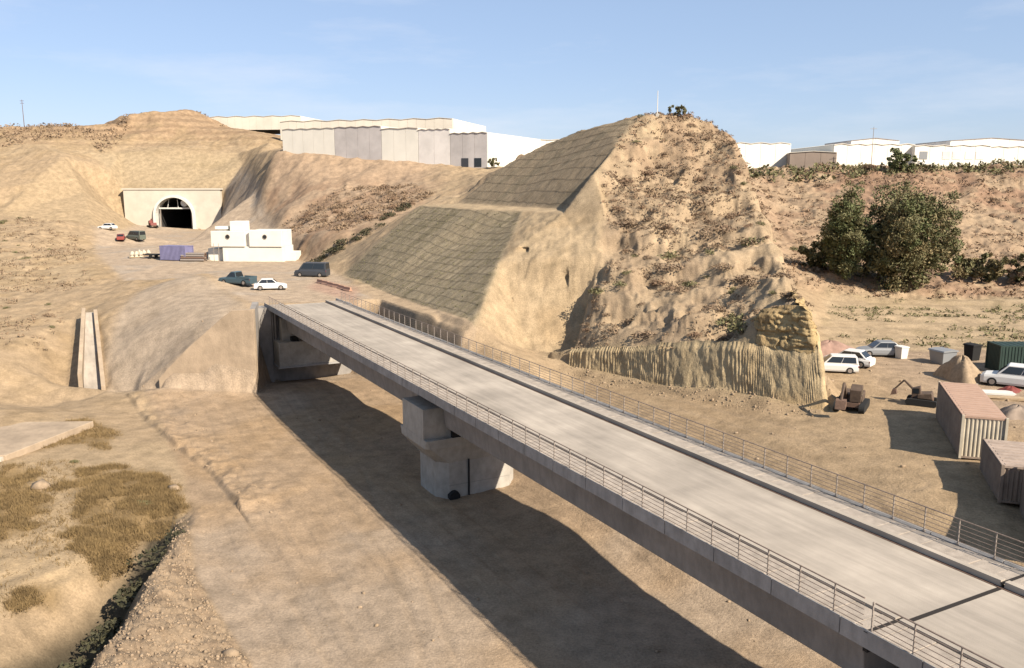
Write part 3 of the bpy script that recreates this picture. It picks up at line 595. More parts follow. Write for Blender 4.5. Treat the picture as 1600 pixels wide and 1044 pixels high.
for sx in (-1, 1): MB().box(sx*2.58-.07, sx*2.58+.07, U(-31.5), U(100.2), -.02, .02).build('wall_shade_strip', 'rust', via)  # dark strips standing in for the shaded faces of the ballast walls
fp = MB().prism([(0,-.36),(.13,-.36),(.13,.16),(.05,.24),(0,.24)], 'y', .02, 2.98)
fl = fp.build('fascia_panel', 'fascia', via); first = True
for sx in (-1, 1):
    for k in range(44):
        u0 = -30.5+k*3.0-.05+(.0 if sx < 0 else .0)
        if JU-3 < u0 < JU: u0 = u0
        o = fl if first else fl.copy()
        if not first: COL.objects.link(o)
        first = False; o.parent = via; o.location = (-4.38 if sx < 0 else 4.38, U(u0) if sx < 0 else U(u0)+3, random.uniform(-.012, .012)); o.rotation_euler = (0, 0, 0 if sx < 0 else math.pi)
cv = MB().box(-.62, .62, .012, .988, 0, .06)
c0 = cv.build('cover_slab', 'cover', via, bevel=.012); first = True
for sx in (-1, 1):
    for k in range(128):
        u0 = -28.0+k
        if u0+1 > 100: continue
        o = c0 if first else c0.copy()
        if not first: COL.objects.link(o)
        first = False; o.parent = via; o.location = (sx*3.58, U(u0), .10+random.uniform(-.012, .012)); o.rotation_euler = (random.uniform(-.006, .006), random.uniform(-.01, .01), random.uniform(-.006, .006))
for sx in (-1, 1):
    MB().box(min(sx*2.92, sx*4.2), max(sx*2.92, sx*4.2), U(-31), U(100), -.05, .09).build('walkway_bed', 'cover', via)
def railing(sx, label):
    t = blocal('bridge_railing', label, 'railing')
    x = sx*4.28
    pm = MB().box(-.026, .026, -.016, .016, .2, 1.22); pm.box(-.06, .06, -.06, .06, .18, .22)
    p0 = pm.build('post', 'galv', t)
    for k in range(84):
        o = p0 if k == 0 else p0.copy()
        if k: COL.objects.link(o); o.parent = t
        o.location = (x, U(-23.5+k*1.475), 0)
    for z, r in ((1.2, .026), (1.0, .014), (.82, .014), (.64, .014), (.46, .014), (.3, .014)):
        for a, b in ((-30, JU-.2), (JU+.2, 99.5)):
            MB().tube((x, U(a), z), (x, U(b), z), r, n=6).build('rail', 'rail_paint', t)
railing(-1, 'thin brownish handrail with wires on the near valley side of the viaduct')
railing(1, 'thin handrail with pale posts on the far yard side of the viaduct')

pier = blocal('bridge_pier', 'stocky grey concrete pier with hammerhead cap under the viaduct', 'pier', z=-8.6)
def oct_ring(hx, hy, c, z): return [(-hx+c,-hy,z),(hx-c,-hy,z),(hx,-hy+c,z),(hx,hy-c,z),(hx-c,hy,z),(-hx+c,hy,z),(-hx,hy-c,z),(-hx,-hy+c,z)]
MB().loft([oct_ring(3.15,2.15,.75,0), oct_ring(3.15,2.15,.75,3.2)]).build('shaft', 'pier', pier)
cap = MB().loft([oct_ring(3.15,2.15,.75,3.2), oct_ring(4.25,2.5,.3,4.5), oct_ring(4.25,2.5,.05,5.1)]).build('pier_cap', 'pier', pier)
MB().box(-4.24, 4.24, -1.95, 1.95, 5.1, 7.25).build('upstand', 'pier', cap)
for sx in (-1, 1):
    for sy in (-1, 1): MB().box(sx*1.9-.35, sx*1.9+.35, sy*2.3-.15, sy*2.3+.15, 5.1, 5.9).build('bearing', 'black', cap)
MB().tube((-.9,-2.22,.1), (-.9,-2.22,3.3), .07, n=8).build('drain_pipe', 'black', pier)
MB().tube((-2.1,-2.0,.75), (-2.1,-2.45,.7), .42, n=12).build('drain_outlet', 'black', pier)
fb = MB()
for z in (1.5,): fb.box(-2.42, 2.42, -2.157, -2.12, z, z+.03)
fb.build('formwork_line', 'girder', pier)

p2 = blocal('bridge_pier', 'pier whose dark cap shows below the deck joint at the lower right', 'pier', u=JU, z=-8.6)
MB().loft([oct_ring(3.15,1.6,.6,0), oct_ring(3.15,1.6,.6,3.6)]).build('shaft', 'pier', p2)
MB().loft([oct_ring(3.15,1.6,.6,3.6), oct_ring(4.1,1.9,.3,4.9), oct_ring(4.1,1.9,.2,5.7)]).build('pier_cap', 'pier', p2)

ab = blocal('abutment', 'grey concrete abutment with bearing shelf at the far end of the viaduct', 'abutment', u=99, z=-10)
A = lambda s: s-SC
MB().box(A(21.5), A(31.6), .75, 2.6, 0, 9.72).build('back_wall', 'girder', ab)
sh = MB().box(A(21.9), A(30.2), -2.2, .76, 3.3, 6.1).build('bearing_shelf', 'pier', ab, bevel=.04)
MB().box(A(22.6), A(29.6), -.9, .76, 6.1, 8.7).build('upstand', 'pier', sh)
MB().box(A(21.75), A(30.35), -2.35, .7, 3.12, 3.32).build('shelf_lip', 'fascia', sh)
for s in (23.9, 27.8): MB().box(A(s)-.4, A(s)+.4, -1.8, -1.1, 6.1, 6.6).build('bearing', 'black', sh)
MB().box(A(20.25), A(21.75), .35, 2.6, 0, 9.9).build('side_wall', 'girder', ab)
for k in range(3): MB().box(A(21.6)-.04+k*.25, A(21.6)+.06+k*.25, .2-k*.3+.3, .6-k*.3+.3, 6.0, 9.6).build('shutter_rib', 'girder', ab)

ww = thing('wing_wall', 'dusty triangular concrete wing wall left of the abutment', 'wall', (-27.6, 89.8, -8.9))
wv = [(0,-.6),(-10.6,-.6),(-10.6,2.2),(-9.5,3.4),(-7.1,5.7),(-3.6,8.7),(-2.3,9.65),(0,9.75)]
MB().prism(wv, 'y', 0, .7).build('wall_panel', 'wing', ww, bevel=.05)
a_, b_ = Vector((0,0)), Vector(BR(20.6,100.3,0)[:2])-Vector((-27.6,89.8)); nn_ = Vector((-(b_-a_).y, (b_-a_).x)).normalized()*.7
MB().prism([(a_.x,a_.y+.02),(b_.x,b_.y),((b_+nn_).x,(b_+nn_).y),((a_+nn_).x,a_.y+.71)], 'z', -.6, 9.45).build('return_wall', 'girder', ww)

# ------------------------------------------------------------------ drainage chute
ch = thing('drainage_chute', 'twin walled concrete drainage chute running down the left bank', 'chute', (-46,95,-9.3))
L0, L1 = Vector(LV(131,487,-2.5)), Vector(LV(127,614,-9.0)); Q0, Q1 = Vector(LV(149,487,-2.4)), Vector(LV(162,612,-8.8))
def wallrun(a, b, h0, h1, wd=.45):
    m = MB(); n = Vector((-(b-a).y, (b-a).x, 0)).normalized()*wd/2; o = ch.location
    rings = []
    for p, h in ((a, h0), (b, h1)):
        rings.append([p-n-o+Vector((0,0,-2)), p+n-o+Vector((0,0,-2)), p+n-o+Vector((0,0,h)), p-n-o+Vector((0,0,h))])
    return m.loft(rings)
wallrun(L0, L1, .5, 2.2).build('side_wall', 'wing', ch, bevel=.03); wallrun(Q0, Q1, .3, .7).build('side_wall', 'wing', ch, bevel=.03)
mid0, mid1 = (L0+Q0)/2, (L1+Q1)/2
wallrun(mid0, mid1, -.1, -.1, 1.7).build('channel_floor', 'deck', ch)

# ------------------------------------------------------------------ tunnel portal
TX, TY = -105.7, 269.2
tp = thing('tunnel_portal', 'pale concrete tunnel portal wall with black arched mouth', 'tunnel portal', (TX, TY, 0))
def arch(x, hw=5.9, sp=4.3): return 0 if abs(x) >= hw else sp+math.sqrt(hw*hw-x*x)*.98
xs = sorted(set([-15.6, -12, -9, -7, 7, 9, 12, 14.6]+[5.9*math.sin(a) for a in np.linspace(-math.pi/2, math.pi/2, 33)]))
m = MB()
for a, b in zip(xs, xs[1:]):
    mid = (a+b)/2
    za, zb = (arch(a*.9999), arch(b*.9999)) if abs(mid) < 5.9 else (-.3, -.3)
    if abs(mid) < 5.9 and abs(a) > 5.89: za = 4.3
    if abs(mid) < 5.9 and abs(b) > 5.89: zb = 4.3
    m.add([(a,0,za),(b,0,zb),(b,0,12.3),(a,0,12.3),(a,1.6,za),(b,1.6,zb),(b,1.6,12.3),(a,1.6,12.3)], [(0,1,2,3),(3,2,6,7),(4,0,3,7),(5,4,7,6),(1,5,6,2),(0,4,5,1)])
wl = m.build('headwall', 'portal', tp)
MB().box(-16, 15, -.25, 1.9, 12.3, 12.75).build('coping', 'portal', wl)
def arc_pts(hw, sp, n=24): return [(hw, -.2)]+[(hw*math.cos(a), sp+hw*.98*math.sin(a)) for a in np.linspace(0, math.pi, n)]+[(-hw, -.2)]
o_, i_ = arc_pts(6.5, 4.3), arc_pts(5.75, 4.3)
m = MB(); n = len(o_)
m.loft([[(x,-.8,z) for x, z in o_], [(x,-.8,z) for x, z in i_], [(x,3,z) for x, z in i_]], cap=False, closed=False)
m.loft([[(x,-.8,z) for x, z in o_], [(x,.2,z) for x, z in o_]], cap=False, closed=False)
m.build('lining_ring', 'white', tp)
m = MB(); m.loft([[(x,3-.01,z) for x, z in i_], [(x,70,z) for x, z in i_]], cap=False, closed=False); m.add([(-6,70,-.2),(6,70,-.2),(6,70,11),(-6,70,11)], [(0,1,2,3)])
m.build('bore', 'dark', tp); MB().box(-5.8, 5.8, -.5, 70, -.4, .03).build('roadway', 'dark', tp)
gt = thing('lining_gantry', 'pale steel working gantry spanning the upper tunnel mouth', 'gantry', (TX, TY+1.2, .05))
m = MB().box(-5.2, 5.2, -.2, .2, 6.3, 6.75)
m.build('cross_beam', 'white', gt)
for x in (-4.9, 4.9): MB().box(x-.15, x+.15, -.15, .15, 0, 6.3).build('leg', 'galv', gt)
MB().tube((2.9,-.6,8.1), (2.9,30,8.1), 1.05, n=14).build('air_duct', 'white', gt)
for x in (-2.5, .8): MB().tube((x,0,6.7), (x*.8,0,9.2), .1, n=6).build('prop', 'white', gt)

# ------------------------------------------------------------------ vehicles
def car(name, label, loc, rz, paint, kind='car', group=None, cat='car', sc=1.0):
    t = thing(name, label, cat, loc, rz, group)
    L, W, H = {'car': (4.3,1.76,1.48), 'suv': (4.7,1.9,1.85), 'van': (5.2,1.95,2.2), 'pickup': (5.2,1.85,1.8)}[kind]
    L, W, H = L*sc, W*sc, H*sc; h = W/2; wr = .33*sc*(1.1 if kind != 'car' else 1)
    belt = {'car': .60, 'suv': .56, 'van': .52, 'pickup': .56}[kind]*H; g = .22*sc
    # body shell: cross-sections along the length (y forward)
    prof = {'car': [(-.5,.52),(-.47,.58),(-.3,.60),(.2,.60),(.42,.50),(.5,.42)], 'suv': [(-.5,.52),(-.48,.56),(-.3,.56),(.2,.56),(.44,.50),(.5,.42)],
            'van': [(-.5,.5),(-.49,.52),(-.2,.52),(.3,.52),(.46,.46),(.5,.38)], 'pickup': [(-.5,.52),(-.49,.55),(-.2,.56),(.15,.56),(.44,.52),(.5,.42)]}[kind]
    rings = []
    for yf, zf in prof:
        y, z = yf*L, zf*H; e = .06*W if abs(yf) > .45 else 0; hh = h-e
        rings.append([(-hh+.05,y,g),(hh-.05,y,g),(hh,y,g+.18*sc),(hh,y,z*.8),(hh-.06,y,z),(-hh+.06,y,z),(-hh,y,z*.8),(-hh,y,g+.18*sc)])
    body = MB().loft(rings).build('body', paint, t, bevel=.02)
    y0, y1, r0, r1 = {'car': (-.42,.24,-.26,.06), 'suv': (-.49,.26,-.45,.08), 'van': (-.49,.36,-.48,.2), 'pickup': (-.08,.26,-.03,.1)}[kind]
    b, c = h-.07, h-.2
    bot = [(-b,y0*L,belt-.02),(b,y0*L,belt-.02),(b,y1*L,belt-.02),(-b,y1*L,belt-.02)]; top = [(-c,r0*L,H),(c,r0*L,H),(c,r1*L,H),(-c,r1*L,H)]
    MB().loft([bot, top]).build('cabin', paint, t, bevel=.05)
    def lerp(p, q, k): return tuple(p[i]+(q[i]-p[i])*k for i in range(3))
    def pane(i, j, nrm, n=1):
        for k in range(n):
            f0, f1 = .06+k*.9/n, .04+(k+1)*.9/n
            v = [lerp(lerp(bot[i],bot[j],f0), lerp(top[i],top[j],f0), .16), lerp(lerp(bot[i],bot[j],f1), lerp(top[i],top[j],f1), .16), lerp(lerp(bot[i],bot[j],f1), lerp(top[i],top[j],f1), .88), lerp(lerp(bot[i],bot[j],f0), lerp(top[i],top[j],f0), .88)]
            nv = Vector(nrm)*.02; w2 = [tuple(Vector(p)+nv) for p in v]; w1 = [tuple(Vector(p)-nv) for p in v]
            MB().loft([w1, w2]).build('window', 'glass', t)
    pane(0, 1, (0,-1,.3)); pane(1, 2, (1,0,.2), 2); pane(3, 2, (0,1,.4)); pane(0, 3, (-1,0,.2), 2)
    for sx in (-1, 1):
        for yy in (-.31*L, .31*L):
            ty = MB().tube((sx*(h-.2),yy,wr), (sx*(h+.02),yy,wr), wr, n=16).build('wheel', 'black', t)
            MB().tube((sx*(h+.0),yy,wr), (sx*(h+.035),yy,wr), wr*.6, n=12).build('rim', 'galv', ty)
        MB().box(sx*h*.72-.16, sx*h*.72+.16, L*.5-.07, L*.5-.01, H*.34, H*.40).build('headlight', 'lamp_white', t)
        MB().box(sx*h*.78-.1, sx*h*.78+.1, -L*.5+.01, -L*.5+.06, H*.38, H*.48).build('tail_light', 'lamp_red', t)
    if kind == 'pickup':
        for sx in (-1, 1): MB().box(sx*(h-.06)-.04, sx*(h-.06)+.04, -L*.49, -L*.1, H*.5, H*.66).build('bed_side', paint, t)
        MB().box(-h+.1, h-.1, -L*.49, -L*.47, H*.5, H*.66).build('tailgate', paint, t)
    return t
def G(px, py, z, dz=0):
    p = LV(px, py, z); return (p[0], p[1], ground_z(p[0], p[1])+dz)
def ground_arr(P): return np.array([ground_z(x, y) for x, y in P])
def hit(px, py, y0=20., y1=400.):
    r = ray(px, py); y = y0
    while y < y1:
        k = y/r[1]; x, z = r[0]*k, CAMZ+r[2]*k
        if z < ground_z(x, y): return (x, y, ground_z(x, y))
        y += .25
    return (r[0]*y1/r[1], y1, 0)
gP = 'vehicles on the tunnel platform'
car('pickup_truck', 'dark teal pickup parked beside a white car near the bridge end', G(372,449,0), R(70), 'c_teal', 'pickup', gP, 'truck')
car('parked_car', 'white car at the viaduct end, right of the teal pickup', G(423,453,0), R(-75), 'c_white', 'car', gP)
car('parked_van', 'dark grey van in the shade at the foot of the cut slope', G(488,432,0), R(80), 'c_black', 'van', gP, 'van')
car('parked_car', 'small white car at the left end of the row below the tunnel', G(170,380,0), R(85), 'c_white', 'car', gP)
car('parked_car', 'small red car in the row of cars left of the tunnel', G(190,383,0), R(20), 'c_red', 'car', gP)
car('parked_van', 'grey green van at the right end of the row left of the tunnel', G(213,382,0), R(60), 'c_green', 'van', gP, 'van')
gY = 'vehicles in the yard'
car('parked_suv', 'white SUV with dark windows at the right edge beyond the containers', G(1582,604,-2.6), R(55), 'c_white', 'suv', gY)
car('parked_car', 'white estate car partly hidden behind the ribbed cliff corner', G(1303,580,-2.6), R(76), 'c_white', 'suv', gY, 'car', .85)
car('parked_car', 'white car just beyond the white estate car at the cliff corner', G(1326,571,-2.6), R(50), 'c_white', 'car', gY)
car('parked_car', 'grey car at the back of the yard below the terraced field', G(1375,556,-2.6), R(85), 'c_grey', 'car', gY)

# ------------------------------------------------------------------ containers
def container(label, loc, rz, L, W, H, side, roof, end, group=None, name='shipping_container'):
    t = thing(name, label, 'container', loc, rz, group)
    def corr(n, length, depth=.05):
        p = []; st = length/n
        for i in range(n): p += [(i*st, 0), (i*st+st*.32, 0), (i*st+st*.5, depth), (i*st+st*.82, depth)]
        return p+[(length, 0)]
    def wall(length, n):
        pr = corr(n, length); m = MB(); m.loft([[(x,y,0) for x, y in pr], [(x,y,H-.24) for x, y in pr]], cap=False, closed=False); return m
    for sx, rot in ((-1, 90), (1, -90)):
        o = wall(L-.2, int(L/.28)).build('side_wall', side, t); o.location = (sx*(W/2-.02), -(L-.2)/2 if sx < 0 else (L-.2)/2, .12); o.rotation_euler = (0,0,R(rot))
    for sy, rot in ((-1, 0), (1, 180)):
        o = wall(W-.2, int(W/.24)).build('end_wall', end, t); o.location = (-(W-.2)/2*(1 if sy < 0 else -1), sy*(L/2-.06)-(0 if sy < 0 else -.02), .12); o.rotation_euler = (0,0,R(rot))
    for sx in (-1, 1):
        for sy in (-1, 1): MB().box(sx*(W/2-.05)-.07, sx*(W/2-.05)+.07, sy*(L/2-.05)-.07, sy*(L/2-.05)+.07, 0, H).build('corner_post', end, t)
    m = MB().box(-W/2+.03, W/2-.03, -L/2+.03, L/2-.03, H-.16, H-.03)
    for k in range(int(L/.6)): m.box(-W/2+.2, W/2-.2, -L/2+.2+k*.6, -L/2+.45+k*.6, H-.03, H-.012)
    m.build('roof', roof, t)
    MB().box(-W/2+.04, W/2-.04, -L/2+.04, L/2-.04, .02, .14).build('floor_frame', side, t)
    return t
gC = 'containers along the yard edge'
yz = lambda x, y, d=0: (x, y, ground_z(x, y)+d)
def heading(p, q): return math.atan2(q[1]-p[1], q[0]-p[0])-math.pi/2
c_near, c_far = LV(1540,652,.0), LV(1497,598,.0)
hd = heading(c_near, c_far); cm = ((c_near[0]+c_far[0])/2, (c_near[1]+c_far[1])/2)
container('salmon roofed shipping container with cream corrugated end in the yard', yz(*cm), hd, math.dist(c_near[:2], c_far[:2]), 2.5, 2.75, 'brown_box', 'container', 'cream_container', gC)
bx, by = 28.7, 46.1
container('low grey brown container in front of the salmon roofed one at the right edge', yz(bx, by), hd+.0, 5.2, 2.9, 2.15, 'brown_box', 'dusty_top', 'brown_box', gC)
container('tall grey brown container just past the lower right frame edge', yz(27.9, 40.3), hd+.02, 6.0, 2.9, 2.9, 'brown_box', 'dusty_top', 'brown_box', gC)
container('dark green container behind the white SUV at the right edge', yz(*LV(1620,580,-2.6)[:2]), R(88), 8.0, 2.4, 2.5, 'green_box', 'green_box', 'green_box', gC)
container('violet blue site container on the tunnel platform left of the white building', G(277,407,0), R(72), 5.6, 2.4, 2.7, 'blue_box', 'blue_box', 'blue_box')

# rounded heap behind the container
def heap(name, label, cat, loc, rx, ry, h, mat, seed, n=28, parent=None, kind=None):
    m = MB(); V = []; nr = 9
    for i in range(nr+1):
        f = i/nr
        for j in range(n):
            a = 2*math.pi*j/n; k = 1+.16*math.sin(3*a+seed)+.1*math.sin(7*a+seed*2)
            z = h*((1-f*f)**1.15)*(1+.08*math.sin(5*a+f*9+seed))-.15
            V.append((rx*f*k*math.cos(a), ry*f*k*math.sin(a), z))
    F = [(i*n+j, (i+1)*n+j, (i+1)*n+(j+1)%n, i*n+(j+1)%n) for i in range(nr) for j in range(n)]
    m.add(V, F); o = m.build(name, mat, parent, smooth=True); o.location = loc
    if cat: tag(o, label, cat)
    return o
hp = LV(1500,592,-2.6); heap('sand_heap', 'tan sand heap just behind the salmon roofed container', 'heap', yz(hp[0], hp[1]), 1.7, 2.6, 2.1, 'rock', 1.3)
hp = LV(1295,556,-2.6); heap('soil_heap', 'rosy soil heap behind the white vehicles at the cliff corner', 'heap', yz(hp[0], hp[1]), 3.2, 2.0, 1.5, 'rubber_pink', 2.1)

# machinery in the yard: tracked screener beside the cliff corner, small loader by the container
def tracked(name, label, loc, rz, mat, sc=1.0):
    t = thing(name, label, 'machine', loc, rz)
    for sx in (-1, 1):
        rg = []
        for x in (sx*1.0*sc-.22*sc, sx*1.0*sc+.22*sc):
            rg.append([(x, (1.35*sc if math.cos(a) > 0 else -1.35*sc)+.38*sc*math.cos(a), .38*sc+.38*sc*math.sin(a)) for a in np.linspace(0, 2*math.pi, 16, endpoint=False)])
        MB().loft(rg).build('track', 'black', t)
    MB().box(-.75*sc, .75*sc, -1.2*sc, 1.2*sc, .45*sc, .8*sc).build('chassis', 'rust', t)
    MB().prism([(-1.2*sc,.8*sc),(.5*sc,.8*sc),(.5*sc,1.35*sc),(-1.0*sc,1.55*sc)], 'x', -.9*sc, .9*sc).build('engine_cover', mat, t, bevel=.05)
    cb = MB().prism([(.1*sc,1.3*sc),(1.1*sc,.85*sc),(1.15*sc,1.9*sc),(.25*sc,2.25*sc)], 'x', -.85*sc, .05*sc).build('cab', mat, t, bevel=.04)
    MB().box(-.87*sc, -.84*sc, .35*sc, 1.0*sc, 1.4*sc, 2.0*sc).build('window', 'glass', cb)
    pv = [(.4,.6,1.2),(.4,2.1,2.6),(.4,3.1,1.4)]
    bm_ = MB().tube([c*sc for c in pv[0]], [c*sc for c in pv[1]], .17*sc, .13*sc, 6).build('boom', mat, t)
    MB().tube([c*sc for c in pv[1]], [c*sc for c in pv[2]], .13*sc, .1*sc, 6).build('dipper_arm', mat, bm_)
    MB().prism([(2.8*sc,.9*sc),(3.5*sc,.7*sc),(3.3*sc,1.4*sc),(2.95*sc,1.5*sc)], 'x', .0, .8*sc).build('bucket', 'rust', bm_)
    return t
tracked('excavator', 'rusty dark excavator parked at the corner of the ribbed cliff', yz(*LV(1330,641,-3)[:2]), R(150), 'dark_rust', .9)
tracked('excavator', 'small rusty dark digger in shade left of the salmon roofed container', yz(*LV(1440,634,-2.8)[:2]), R(60), 'dark_rust', .65)
tracked('excavator', 'small red machine standing left of the tunnel mouth', G(239,362,0), R(40), 'red', 1.0)

# small yard things
def drum_bin(name, label, cat, loc, w_, h_, mat, lidmat, group=None):
    t = thing(name, label, cat, loc, R(20), group)
    MB().loft([[(-w_*.42,-w_*.42,0),(w_*.42,-w_*.42,0),(w_*.42,w_*.42,0),(-w_*.42,w_*.42,0)], [(-w_/2,-w_/2,h_*.85),(w_/2,-w_/2,h_*.85),(w_/2,w_/2,h_*.85),(-w_/2,w_/2,h_*.85)]]).build('bin_body', mat, t, bevel=.03)
    MB().prism([(-w_*.55,h_*.86),(w_*.55,h_*.86),(w_*.5,h_*.95),(0,h_),(-w_*.5,h_*.95)], 'y', -w_*.55, w_*.55).build('lid', lidmat, t)
    return t
drum_bin('waste_bin', 'dark upright bin standing behind the yard near the green container', 'bin', G(1518,563,-2.6), 1.1, 1.6, 'black', 'black')
drum_bin('water_tank', 'white upright tank right of the grey car at the back of the yard', 'tank', G(1408,560,-2.6), .9, 1.25, 'white', 'white')
drum_bin('waste_bin', 'blue grey skip bin behind the sand heap in the yard', 'bin', G(1472,568,-2.6), 1.7, 1.4, 'c_grey', 'c_grey')
def planks(label, loc, rz, n, L, mat):
    t = thing('plank_stack', label, 'planks', loc, rz)
    for k in range(n): 
        o = MB().box(-.12, .12, -L/2, L/2, 0, .08).build('plank', mat, t); o.location = ((k % 4)*.28-.4, random.uniform(-.2, .2), .02+(k//4)*.09); o.rotation_euler = (0,0,random.uniform(-.06, .06))
planks('pale planks lying right of the salmon roofed container', yz(*LV(1572,626,-2.7)[:2]), R(75), 10, 3.6, 'wood')
planks('white boards stacked right of the salmon roofed container near the SUV', yz(*LV(1556,617,-2.7)[:2]), R(80), 8, 2.6, 'white')
hp = LV(1578,612,-2.6); heap('brick_heap', 'small red rubble heap between the boards and the white SUV', 'heap', yz(hp[0], hp[1]), 1.1, .8, .6, 'red', .4)
hp = LV(1590,648,-2.6); heap('debris_heap', 'dark debris heap at the right edge beside the salmon roofed container', 'heap', yz(hp[0], hp[1]), 1.5, 1.6, .9, 'brown_box', 3.4)

# platform clutter
def bags(label, loc, n, mat):
    t = thing('bag_pallet', label, 'pallet', loc, R(10))
    MB().box(-1.2, 1.2, -.7, .7, 0, .14).build('pallet', 'wood', t)
    for k in range(n): heap('bag', None, None, (-.8+(k % 3)*.8, -.3+(k//3 % 2)*.6, .2+(k//6)*.5), .42, .34, .62, mat, k, 10, t)
bags('pallet of cream cement bags left of the violet blue container', G(214,404,0), 12, 'cream_container')
bags('second pallet of pale bags beside the cream cement bags', G(226,403,0), 9, 'cream_container')
t = thing('trailer', 'low black flat trailer between the bags and the violet blue container', 'trailer', G(240,405,0), R(80))
MB().box(-.9, .9, -1.6, 1.6, .55, .75).build('bed', 'black', t)
for sx in (-1, 1): MB().tube((sx*.8,0,.33), (sx*1.0,0,.33), .33, n=14).build('wheel', 'black', t)
MB().tube((0,1.6,.6), (0,2.6,.45), .06).build('tow_bar', 'rust', t)
t = thing('pipe_stack', 'stack of dull pipes between the violet blue container and white building', 'pipes', G(304,408,0), R(85))
k = 0
for row in range(4):
    for c in range(5-row): MB().tube(((c+row*.5)*.42-1, -2.2+random.uniform(-.15,.15), .22+row*.37), ((c+row*.5)*.42-1, 2.2, .22+row*.37), .2, n=9).build('pipe', 'rust' if k % 3 else 'galv', t); k += 1
t = thing('safety_barrier', 'faded reddish plastic barriers lying along the path by the cut slope', 'barrier', G(520,448,0), BANG+R(4))
for k in range(6):
    o = MB().prism([(-.28,0),(.28,0),(.12,.25),(.1,.5),(-.1,.5),(-.12,.25)], 'y', -.9, .9).build('barrier_block', 'orange', t, bevel=.03); o.location = (0, -5.5+k*2.1, .02); o.rotation_euler = (0, random.uniform(-.1,.1), random.uniform(-.15,.15))

# ------------------------------------------------------------------ white site building
wp = LV(385,409,0); wb = thing('site_building', 'white cubic site building with two dark round windows on the platform', 'building', (wp[0], wp[1], ground_z(wp[0], wp[1])-.05), R(-4))
k_ = wp[1]/FPX
X_ = lambda px: (px-385)*k_
MB().box(X_(348), X_(444), 0, 6, 0, 2.75).build('lower_wall', 'wallwhite', wb, bevel=.04)
MB().box(X_(320), X_(348)-.01, 1.2, 5, 0, 2.3).build('side_wing', 'wallwhite', wb, bevel=.04)
MB().box(X_(444)+.01, X_(459), 1.5, 5, 0, 1.7).build('annex', 'wallwhite', wb, bevel=.04)
for a, b, z in ((331,385,5.55), (392,443.5,5.7)):
    u_ = MB().box(X_(a), X_(b), -.25, 5.5, 2.76, z).build('upper_block', 'wallwhite', wb, bevel=.05)
    xw = X_(358 if a < 350 else 417)
    MB().tube((xw,-.3,4.55), (xw,-.2,4.55), .36, n=14).build('window', 'glass', u_)
    m = MB(); m.loft([[(xw+r*math.cos(q), -.33, 4.55+r*math.sin(q)) for q in np.linspace(0, 2*math.pi, 14, endpoint=False)] for r in (.35, .45)], cap=False); m.build('window_frame', 'galv', u_)
MB().box(X_(385)+.02, X_(392)-.02, .6, 5, 2.76, 5.2).build('link_block', 'grey_sheet', wb)
MB().box(X_(358), X_(380), 1, 4, 5.56, 7.3).build('roof_tank', 'wallwhite', wb, bevel=.06)
MB().box(X_(334), X_(354), 1, 3.2, 5.85, 6.35).build('roof_unit', 'wallwhite', wb, bevel=.04)
MB().box(X_(337), X_(351), 1.3, 2.9, 5.54, 5.86).build('unit_base', 'grey_sheet', wb)
for px in (338, 346): MB().tube((X_(px), -1.2, 0), (X_(px), -1.2, 3.4), .05).build('pole', 'galv', wb)
MB().box(X_(352), X_(356), -.02, .03, .1, 2.0).build('door', 'sheet', wb)

# ------------------------------------------------------------------ sheds and greenhouses on the plateau
def shed(name, label, cat, p, ang, wdt, dep, h, spans, wallm, sidem, roofm, rise=.9, group=None, doors=0, sill=2.0):
    t = thing(name, label, cat, p, ang, group)                        # local x along the front, y to the back
    st = wdt/spans
    front = [(0,-sill)]; 
    prof = []
    for i in range(spans): prof += [(i*st, h), (i*st+st/2, h+rise)]
    prof += [(wdt, h)]
    npan = max(2, int(wdt/3.0)); pw = wdt/npan
    def hz(x): 
        f = (x % st)/st; return h+rise*(1-abs(f*2-1))
    for i in range(npan):
        a, b = i*pw+.03, (i+1)*pw-.03; mid = [x for x in [j*st/2 for j in range(2*spans+1)] if a < x < b]
        poly = [(a,-sill),(b,-sill),(b,hz(b)-.02)]+[(x,hz(x)-.02) for x in reversed(mid)]+[(a,hz(a)-.02)]
        MB().prism(poly, 'y', -.06, 0).build('wall_panel', wallm, t)
    MB().prism([(0,-sill)]+[(wdt,-sill)]+[(x,z-.1) for x, z in reversed(prof)], 'y', .01, .2).build('front_wall', wallm, t)
    ns_ = max(2, int(dep/4)); 
    for x, nm in ((-.06, 'side_panel'), (wdt, 'side_panel')):
        for j in range(ns_): MB().box(x, x+.06, j*dep/ns_+.03, (j+1)*dep/ns_-.03, -sill, h-.02).build(nm, sidem, t)
    MB().box(0.01, wdt-.01, dep-.2, dep, -sill, h).build('back_wall', sidem, t)
    m = MB(); m.loft([[(x,-.25,z) for x, z in prof]+[(x,-.25,z+.12) for x, z in reversed(prof)], [(x,dep+.25,z) for x, z in prof]+[(x,dep+.25,z+.12) for x, z in reversed(prof)]])
    m.build('roof', roofm, t)
    for k in range(doors): MB().box(wdt*(.4+.35*k)-.9, wdt*(.4+.35*k)+.9, -.12, -.065, 0, 2.0).build('door', 'c_black' if k == 0 else 'glass', t)
    return t
gS = 'sheds on the left plateau'
c0_, c1_ = np.array(DS(762,262,200)), np.array(DS(448,236,222)); dv = (c1_-c0_)/math.dist(c0_[:2], c1_[:2]); run = math.dist(c0_[:2], c1_[:2]); fang = math.atan2(-dv[1], -dv[0])
segs = [(0,.17,7.6,2,'mid_sheet','grey shed at the right end of the grey row, two small black doors',2), (.17,.32,7.9,2,'grey_sheet','pale grey shed second from the right end of the grey row',0),
        (.32,.50,7.6,1,'sheet','white shed in the middle of the grey row',0), (.50,.74,7.3,2,'mid_sheet','wide grey shed left of the white shed on the plateau',0), (.74,1.02,6.0,2,'sheet','pale shed at the left end of the grey row',0)]
